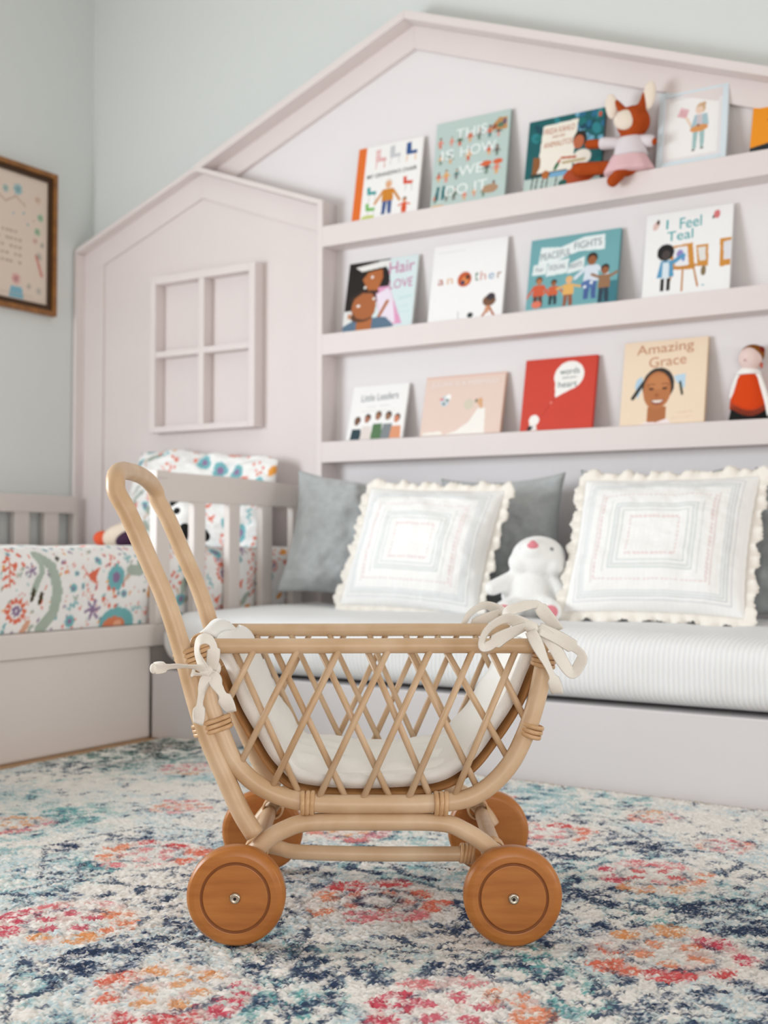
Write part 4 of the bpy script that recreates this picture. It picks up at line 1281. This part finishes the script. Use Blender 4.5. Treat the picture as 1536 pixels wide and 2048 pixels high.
for a_, b_ in (((-.032, -.002, .103), (-.082, -.008, .108)), ((.034, -.002, .100), (.066, -.006, .090))):
    v_, f_ = capsule(a_, b_, .017, .0195)
    obj('sleeve', v_, f_, M_lilac, fx)

# cloth doll in a red poncho on the bottom shelf
cd_ = thing('cloth_doll', 'cloth doll in a red poncho standing on the right of the bottom shelf', 'doll', (-.992, 3.505, SHELF[2]))
V_, F_ = lathe([(.056, 0), (.058, .004), (.046, .06), (.030, .12), (.018, .15)], 36)
o_ = obj('dress', [(x, y * .7, z) for x, y, z in V_], F_, M_black, cd_); fix_normals(o_)
V_, F_ = lathe([(.053, .034), (.052, .045), (.042, .085), (.032, .125), (.020, .142), (.012, .147)], 48)
V2 = []
for x, y, z in V_:
    an = math.atan2(y, x)
    V2.append((x, y * .74, z + (.014 * math.sin(an * 2 + 1.0) + .006) * (z < .06)))
o_ = obj('poncho', V2, F_, M_red, cd_); fix_normals(o_)
fr_ = []
for k in range(60):
    an = 2 * math.pi * k / 60
    x, y = .0525 * math.cos(an), .039 * math.sin(an)
    zz = .034 + (.014 * math.sin(an * 2 + 1.0) + .006)
    fr_.append(sweep([(x, y, zz + .004), (x * 1.03, y * 1.03, zz - .016)], .0012, n=5))
V_, F_ = join(fr_)
obj('fringe', V_, F_, mat('fringe_wool', (206, 92, 66), rough=1.0, spec=.05), cd_)
v_, f_ = ellipsoid((.006, -.002, .182), (.034, .030, .036))
hd = obj('head', v_, f_, M_skin, cd_)
hr = blob('hair', [ellipsoid((.010, .008, .196), (.035, .030, .030)), ellipsoid((.034, .004, .205), (.014, .014, .014))], mat('brown_yarn', (150, 92, 40), rough=1.0, var=.4, scale=80, bump=.5, bscale=200, spec=.05), cd_, .004, 2)
v_, f_ = ellipsoid((.037, .0, .206), (.010, .010, .011))
obj('hair_bow', v_, f_, mat('crimson_yarn', (120, 34, 26), rough=1.0), cd_)
v_, f_ = ellipsoid((-.001, -.032, .175), (.004, .003, .003))
obj('nose', v_, f_, mat('rose_thread', (206, 160, 152), rough=1.0), hd)
v_, f_ = ellipsoid((.040, -.006, .160), (.004, .004, .009))
obj('earring', v_, f_, mat('brick_bead', (190, 78, 52), rough=.6), hd)
V_, F_ = lathe([(.034, .136), (.036, .142), (.022, .154), (.016, .156)], 30)
o_ = obj('collar', [(x, y * .8, z) for x, y, z in V_], F_, M_cotton, cd_); fix_normals(o_)
for pts in (((.026, 0, .138), (.044, -.004, .09), (.056, -.008, .05), (.064, -.008, .012)), ((-.026, 0, .138), (-.040, -.004, .10), (-.050, .004, .07))):
    tube('sleeve', pts, .009, M_cotton, cd_, n=10)

# ------------------------------------------------------------------ the rattan doll pram
TH = math.radians(33.1)
pr = thing('doll_pram', 'rattan doll pram with wooden wheels and a white cushion on the rug', 'toy pram', (-.939, 1.4305, 0), TH)
F_Y, B_Y = .05, .37              # planes of the near and far side frames
SIDE = [(-.2575, .425), (-.2560, .412), (-.2454, .3465), (-.2289, .3024), (-.2064, .2548), (-.1657, .2182), (-.103, .1972), (0, .1945), (.1033, .1970), (.1549, .2117), (.1954, .2485), (.2212, .2963), (.2382, .3478), (.2490, .3994), (.2500, .418)]


def P3(l, y): return [(x, y, z) for x, z in l]


def binding(c, axis, ra, rb, side, n, pitch, r, parent, name='cane_binding'):
    """n flat turns of cane round a pole (or a pair of poles)"""
    c, ax, sd_ = Vector(c), Vector(axis).normalized(), Vector(side)
    sd_ = (sd_ - ax * ax.dot(sd_)).normalized()
    up = ax.cross(sd_)
    parts = []
    for k in range(n):
        off = ax * ((k - (n - 1) / 2) * pitch)
        tilt = ax * (.12 * pitch)
        loop = [c + off + sd_ * (ra * math.cos(2 * math.pi * j / 26)) + up * (rb * math.sin(2 * math.pi * j / 26)) + tilt * math.sin(2 * math.pi * j / 26 + k) for j in range(26)]
        V, F = [], []
        m_ = len(loop)
        for i in range(m_):
            t_ = (loop[(i + 1) % m_] - loop[i - 1]).normalized()
            o_ = (loop[i] - c - off)
            o_ = (o_ - t_ * t_.dot(o_)).normalized()
            s_ = t_.cross(o_)
            for j in range(8):
                an = 2 * math.pi * j / 8
                V.append(loop[i] + s_ * (math.cos(an) * pitch * .52) + o_ * (math.sin(an) * r))
        for i in range(m_):
            for j in range(8):
                F.append((i * 8 + j, ((i + 1) % m_) * 8 + j, ((i + 1) % m_) * 8 + (j + 1) % 8, i * 8 + (j + 1) % 8))
        parts.append((V, F))
    V, F = join(parts)
    o = obj(name, V, F, M_cane, parent)
    fix_normals(o)
    return o


SLASH = [((-.1794, .4144), (-.2175, .343)), ((-.1144, .416), (-.2000, .2500)), ((-.0531, .417), (-.1530, .2160)), ((.0193, .4164), (-.0840, .2010)), ((.0814, .4166), (-.0190, .2000)), ((.1435, .4153), (.0470, .1980)), ((.2071, .4155), (.1150, .2020))]
BACK = [((-.2082, .4113), (-.1110, .2060)), ((-.1484, .413), (-.0430, .2020)), ((-.0819, .4139), (.0225, .2020)), ((-.0124, .4141), (.0830, .2010)), ((.0511, .4128), (.1530, .2140)), ((.1058, .4115), (.2000, .2550)), ((.1724, .4117), (.2240, .3140))]
for y, sgn in ((F_Y, -1), (B_Y, 1)):
    tube('side_frame', P3(SIDE, y), .0138, M_rattan, pr, k=7, n=16)
    tube('top_rail', [(-.252, y, .426), (-.1, y, .4265), (.1, y, .4275), (.240, y, .4275)], .0112, M_rattan, pr, k=6, n=16)
    for a, b in SLASH:
        tube('lattice_stick', [(a[0], y + sgn * .004, a[1] + .006), (b[0], y + sgn * .004, b[1])], .0050, M_rattan, pr, k=1, n=10)
    for a, b in BACK:
        tube('lattice_stick', [(a[0], y - sgn * .005, a[1] + .006), (b[0], y - sgn * .005, b[1])], .0050, M_rattan, pr, k=1, n=10)
    tube('base_arch', [(x, y, z) for x, z in ((-.206, .088), (-.187, .1121), (-.1616, .1395), (-.1322, .1572), (-.0955, .1672), (0, .1686), (.096, .1674), (.1328, .1552), (.166, .1335), (.1918, .107), (.204, .088))], .0130, M_rattan, pr, k=6, n=16)
    # bindings of the frame
    binding((.2300, y, .3035), (.32, 0, 1), .0160, .0160, (1, 0, 0), 3, .0066, .0022, pr)
    binding((-.2405, y, .309), (-.30, 0, 1), .0285, .0165, (1, 0, 0), 3, .0066, .0022, pr)
    binding((.0974, y, .1957), (1, 0, 0), .0162, .0162, (0, 0, 1), 3, .0072, .0022, pr)
    binding((-.0993, y, .1960), (1, 0, 0), .0162, .0162, (0, 0, 1), 3, .0072, .0022, pr)
    binding((-.2660, y, .4120), (-.35, 0, 1), .0300, .0175, (1, 0, 0), 4, .0064, .0022, pr)
    binding((.2490, y, .4060), (.20, 0, 1), .0165, .0165, (1, 0, 0), 3, .0064, .0022, pr)
for x in (-.262, .247):
    tube('end_rail', [(x, F_Y, .428), (x - .002, .21, .429), (x, B_Y, .428)], .0112, M_rattan, pr, k=6, n=16)
    for y, s_ in ((.078, 1), (.345, -1)):
        binding((x, y, .428), (0, 1, 0), .0132, .0132, (1, 0, 0), 4, .0056, .0020, pr)
# handle: a long U bent over at the top
HP = [(-.176, .150), (-.1960, .182), (-.2167, .2264), (-.2530, .3105), (-.2830, .4131), (-.3080, .4902), (-.3370, .5564), (-.3650, .6191), (-.3830, .652)]
hy0, hy1 = F_Y - .004, B_Y + .004
arc = []
rr = (hy1 - hy0) / 2
for k in range(1, 12):
    an = math.pi * k / 12
    arc.append((-.3830 - .012 * math.sin(an), (hy0 + hy1) / 2 - rr * math.copysign(abs(math.cos(an)) ** .8, math.cos(an)), .652 + .040 * math.sin(an) ** .75))
tube('handle', P3(HP, hy0) + arc + P3(HP[::-1], hy1), .0142, M_rattan, pr, k=5, n=16)
# undercarriage
for x0 in (-1, 1):
    tube('cross_pole', [(x0 * .184, .030, .112), (x0 * .182, .21, .114), (x0 * .184, .392, .112)], .0125, M_rattan, pr, k=4, n=14)
    for y in (F_Y, B_Y):
        binding((x0 * .176, y + (.022 if y < .2 else -.022), .122), (0, 1, .0), .0165, .0165, (1, 0, 0), 4, .0056, .0020, pr)
tube('stretcher', [(-.172, .105, .122), (-.143, .100, .1165), (-.1126, .092, .1130), (0, .090, .1110), (.150, .090, .1115)], .0112, M_rattan, pr, k=6, n=14)
binding((.139, .090, .112), (1, 0, -.10), .0135, .0135, (0, 0, 1), 4, .0056, .0020, pr)


def wheel(x, y, out):
    R_, hw = .0710, .0170
    c = hw * out
    prof = [(.0005, -hw), (R_ - .012, -hw), (R_ - .004, -hw + .003), (R_, -hw + .009), (R_, hw - .009), (R_ - .004, hw - .003), (R_ - .012, hw), (.0505, hw), (.0495, hw - .0016), (.0475, hw - .0016), (.0465, hw), (.0005, hw)]
    V, F = lathe(prof, 72, 'y')
    V = [(vx, vy * out, vz) for vx, vy, vz in V]
    w_ = obj('wheel', V, F, M_wheel, pr, sm=True)
    w_.data.materials.append(M_groove)
    for p in w_.data.polygons:
        r_ = math.hypot(p.center.x, p.center.z)
        if .0468 < r_ < .0503 and p.center.y * out > 0: p.material_index = 1
    fix_normals(w_)
    w_.data.polygons.foreach_set('use_smooth', [False] * len(w_.data.polygons))
    bv = w_.modifiers.new('edge', 'BEVEL'); bv.width = .0015; bv.segments = 2; bv.limit_method = 'ANGLE'; bv.angle_limit = math.radians(30)
    for p in w_.data.polygons:
        if abs(p.normal.y) < .98: p.use_smooth = True
    w_.location = (x, y, .0713)
    V, F = lathe([(.0005, 0), (.0078, 0), (.0080, .002), (.0070, .0042), (.0046, .0052), (.0042, .0046), (.0030, .0046), (.0005, .0046)], 28, 'y')
    b_ = obj('hub_cap', [(vx, (hw + vy) * out, vz) for vx, vy, vz in V], F, M_steel, w_)
    fix_normals(b_)
    V, F = lathe([(.0003, hw + .0047), (.0024, hw + .0047), (.0022, hw + .0052), (.0003, hw + .0052)], 16, 'y')
    o_ = obj('hub_hole', [(vx, vy * out, vz) for vx, vy, vz in V], F, M_dark, w_)
    fix_normals(o_)
    V, F = sweep([(0, -out * (hw - .002), 0), (0, -out * (hw + .022), 0)], .0055, n=12)
    o_ = obj('axle_pin', V, F, M_steel, w_)
    fix_normals(o_)


for x in (-.1990, .1990):
    wheel(x, .0172, -1)
    wheel(x, .4030, 1)

# cotton liner: a deep U from end to end, with stitched edges
LIN = [(-.250, .420), (-.2292, .4000), (-.2063, .3433), (-.176, .2880), (-.1459, .2440), (-.1121, .2195), (-.0374, .2120), (.0747, .2170), (.1345, .2420), (.1756, .2897), (.2093, .342), (.2333, .3988), (.242, .418)]
lp = catmull([(x, 0, z) for x, z in LIN], 7)
Y0, Y1 = F_Y + .018, B_Y - .018
cols_ = np.array([0, .004, .012, .03, .06, .10, .15, .20, .23, .252, .264, .272, .276]) / .276
rows = []
for i, p in enumerate(lp):
    a = lp[max(0, i - 1)]; b = lp[min(len(lp) - 1, i + 1)]
    tn = (b - a).normalized()
    nr = Vector((-tn.z, 0, tn.x))
    row = []
    for f in cols_:
        pf_ = (1 - abs(f * 2 - 1) ** 6) * .008
        wob = .003 * math.sin(i * .7 + f * 5)
        q_ = p + nr * (.011 + pf_ + wob * pf_ / .008)
        row.append((q_.x, Y0 + (Y1 - Y0) * f, q_.z))
    rows.append(row)
ln = grid_obj('basket_liner', np.array(rows), M_cotton, pr)
so = ln.modifiers.new('cloth', 'SOLIDIFY'); so.thickness = .020; so.offset = 0
# cane board under the liner
bl = [p for p in lp if p.z < .40]
V, F = sweep([(p.x, .21, p.z - .008) for p in bl], .142, .003, n=8, up=(0, 0, 1))
rows = []
for i, p in enumerate(bl):
    a = bl[max(0, i - 1)]; b = bl[min(len(bl) - 1, i + 1)]
    tn = (b - a).normalized()
    nr = Vector((-tn.z, 0, tn.x))
    q_ = p - nr * .0085
    rows.append([(q_.x, Y0 - .004, q_.z), (q_.x, .21, q_.z), (q_.x, Y1 + .004, q_.z)])
bo = grid_obj('base_board', np.array(rows), mat('bent_cane_board', (182, 134, 84), rough=.5, col2=(160, 112, 66), scale=20), pr)
so = bo.modifiers.new('board', 'SOLIDIFY'); so.thickness = .005; so.offset = 0
# plump pad lying in the bottom
U_, V_g = np.meshgrid(np.linspace(-1, 1, 60), np.sin(np.linspace(-1, 1, 44) * math.pi / 2))
pf_ = (np.clip(1 - np.abs(U_) ** 4, 0, 1) ** .5 * np.clip(1 - np.abs(V_g) ** 6, 0, 1)) ** .4
xs_ = U_ * .150
flo = np.interp(xs_, [p.x for p in lp], [p.z for p in lp]) + .0215
top_ = np.maximum(flo + .004, .242 + .010 * (fbm(U_ * 3, V_g * 3, 4) - .5) + .016 * U_ ** 2) * 1.0
zt_ = flo + (top_ - flo + .006) * pf_ + .003 * np.sin(V_g * 14 + U_ * 3) * pf_ * (np.abs(U_) > .35)
yy_ = .21 + V_g * .1365
zt_ = zt_ - .010 * (1 - pf_)
pad = np.concatenate([np.stack([xs_, yy_, zt_], -1), np.stack([xs_, yy_, flo - .010], -1)[::-1]], 0)
cu_ = grid_obj('cushion', pad, M_cotton, pr)
fix_normals(cu_)
# the liner's flap folded over the left end rail
rows = []
for k in range(14):
    f = k / 13
    y = .085 + f * .215
    hgt = .012 * math.sin(math.pi * min(1, f * 1.02)) ** .6
    row = []
    for j in range(12):
        g = j / 11
        if g < .45:
            x, z = -.262 - .0135 * math.cos(g / .45 * math.pi * .5) + .004, .428 + .0145 * math.sin(g / .45 * math.pi * .5) + hgt * g
        else:
            h_ = (g - .45) / .55
            x, z = -.258 + h_ * .050, .4425 + hgt * math.sin((1 - h_) * 1.57) - h_ * h_ * .055
        row.append((x, y, z))
    rows.append(row)
fl = grid_obj('liner_flap', np.array(rows), M_cotton, pr)
so = fl.modifiers.new('cloth', 'SOLIDIFY'); so.thickness = .004; so.offset = 0
rows = []
for k in range(14):
    f = k / 13
    y = .085 + f * .25
    row = []
    for j in range(12):
        g = j / 11
        if g < .45:
            x, z = .247 + .0135 * math.cos(g / .45 * math.pi * .5) - .004, .428 + .0145 * math.sin(g / .45 * math.pi * .5)
        else:
            h_ = (g - .45) / .55
            x, z = .243 - h_ * .030, .4425 - h_ * h_ * .055
        row.append((x, y, z))
    rows.append(row)
fl = grid_obj('liner_flap', np.array(rows), M_cotton, pr)
so = fl.modifiers.new('cloth', 'SOLIDIFY'); so.thickness = .004; so.offset = 0


def tape(parent, pts, hw, y0, bow=0.0, k=7, name='ribbon_end', th=.0008):
    """cotton tape along (x, z) points at depth y0; bow lifts the middle towards the viewer's side"""
    n = len(pts)
    p3 = []
    for i, p in enumerate(pts):
        f = i / (n - 1)
        p3.append((p[0], y0 - bow * math.sin(math.pi * f) + .002 * math.sin(i * 2.1), p[1]))
    cp = catmull(p3, k)
    V, F = [], []
    m_ = len(cp)
    for i in range(m_):
        t_ = (cp[min(m_ - 1, i + 1)] - cp[max(0, i - 1)]).normalized()
        f = i / (m_ - 1)
        u_ = Vector((.35 * math.sin(f * 5 + 1), 1, .25)).normalized()
        side = t_.cross(u_)
        side = (side * math.cos(.9 * math.sin(f * 4)) + u_ * math.sin(.9 * math.sin(f * 4))).normalized()
        nrm = t_.cross(side).normalized()
        w_ = hw * (.62 + .38 * math.sin(math.pi * min(1, f * 1.4 + .12)) ** .5) if f < .75 else hw
        for j in range(10):
            an = 2 * math.pi * j / 10
            V.append(cp[i] + side * (w_ * math.cos(an)) + nrm * ((th + .0010 * abs(math.cos(an)) ** 3) * math.sin(an)))
    for i in range(m_ - 1):
        for j in range(10):
            F.append((i * 10 + j, (i + 1) * 10 + j, (i + 1) * 10 + (j + 1) % 10, i * 10 + (j + 1) % 10))
    F.append(tuple(range(10)))
    F.append(tuple((m_ - 1) * 10 + j for j in range(10)))
    o = obj(name, V, F, M_tie, parent)
    fix_normals(o)
    return o


for y, full in ((.030, True), (.392, False)):
    k = blob('tie_bow', [ellipsoid((.2285, y, .4560), (.012, .009, .010), E(0, .5, 0)), ellipsoid((.2215, y, .4600), (.009, .007, .008)), ellipsoid((.235, y + .003, .449), (.008, .008, .010))], M_tie, pr, .0022, 3)
    tape(k, [(.2200, .4600), (.1920, .4695), (.1659, .4570), (.1543, .4360), (.1620, .4290), (.187, .4440), (.2200, .4580)], .0120, y - .003, .012, name='ribbon_loop')
    if full:
        tape(k, [(.2233, .4604), (.1971, .4654), (.1913, .4763), (.203, .4836), (.2343, .4902), (.2452, .4794), (.2685, .4519)], .0100, y + .004, .006)
        tape(k, [(.2249, .4521), (.2416, .4189), (.2546, .3907), (.2647, .3612)], .0098, y - .012, .006)
        tape(k, [(.2357, .4547), (.2554, .438), (.2713, .4084), (.2851, .3917), (.2953, .4012), (.2997, .4171), (.2866, .4294), (.2655, .4424), (.2393, .4547)], .0104, y - .004, .010, name='ribbon_loop')
k = blob('tie_bow', [ellipsoid((-.2414, .020, .3908), (.013, .009, .011)), ellipsoid((-.233, .022, .396), (.009, .008, .012))], M_tie, pr, .0022, 3)
tape(k, [(-.2470, .394), (-.2570, .418), (-.2548, .4362), (-.2432, .4406), (-.2345, .4319), (-.2336, .4175), (-.2380, .396)], .0098, .016, .010, name='ribbon_loop')
tape(k, [(-.2440, .3940), (-.2627, .3985), (-.2827, .4005), (-.3044, .3985), (-.3203, .3963)], .0095, .016, .004)
tape(k, [(-.2400, .3900), (-.2560, .3890), (-.2652, .3915)], .0060, .008, .003)
tape(k, [(-.2425, .3870), (-.2480, .3680), (-.2519, .3481), (-.2553, .3173)], .0090, .010, .004)
tape(k, [(-.2366, .3900), (-.2280, .3740), (-.221, .3619), (-.2071, .3346)], .0105, .012, .004)
v_, f_ = ellipsoid((-.3215, .016, .3962), (.005, .005, .0075))
obj('ribbon_knot', v_, f_, M_tie, k)
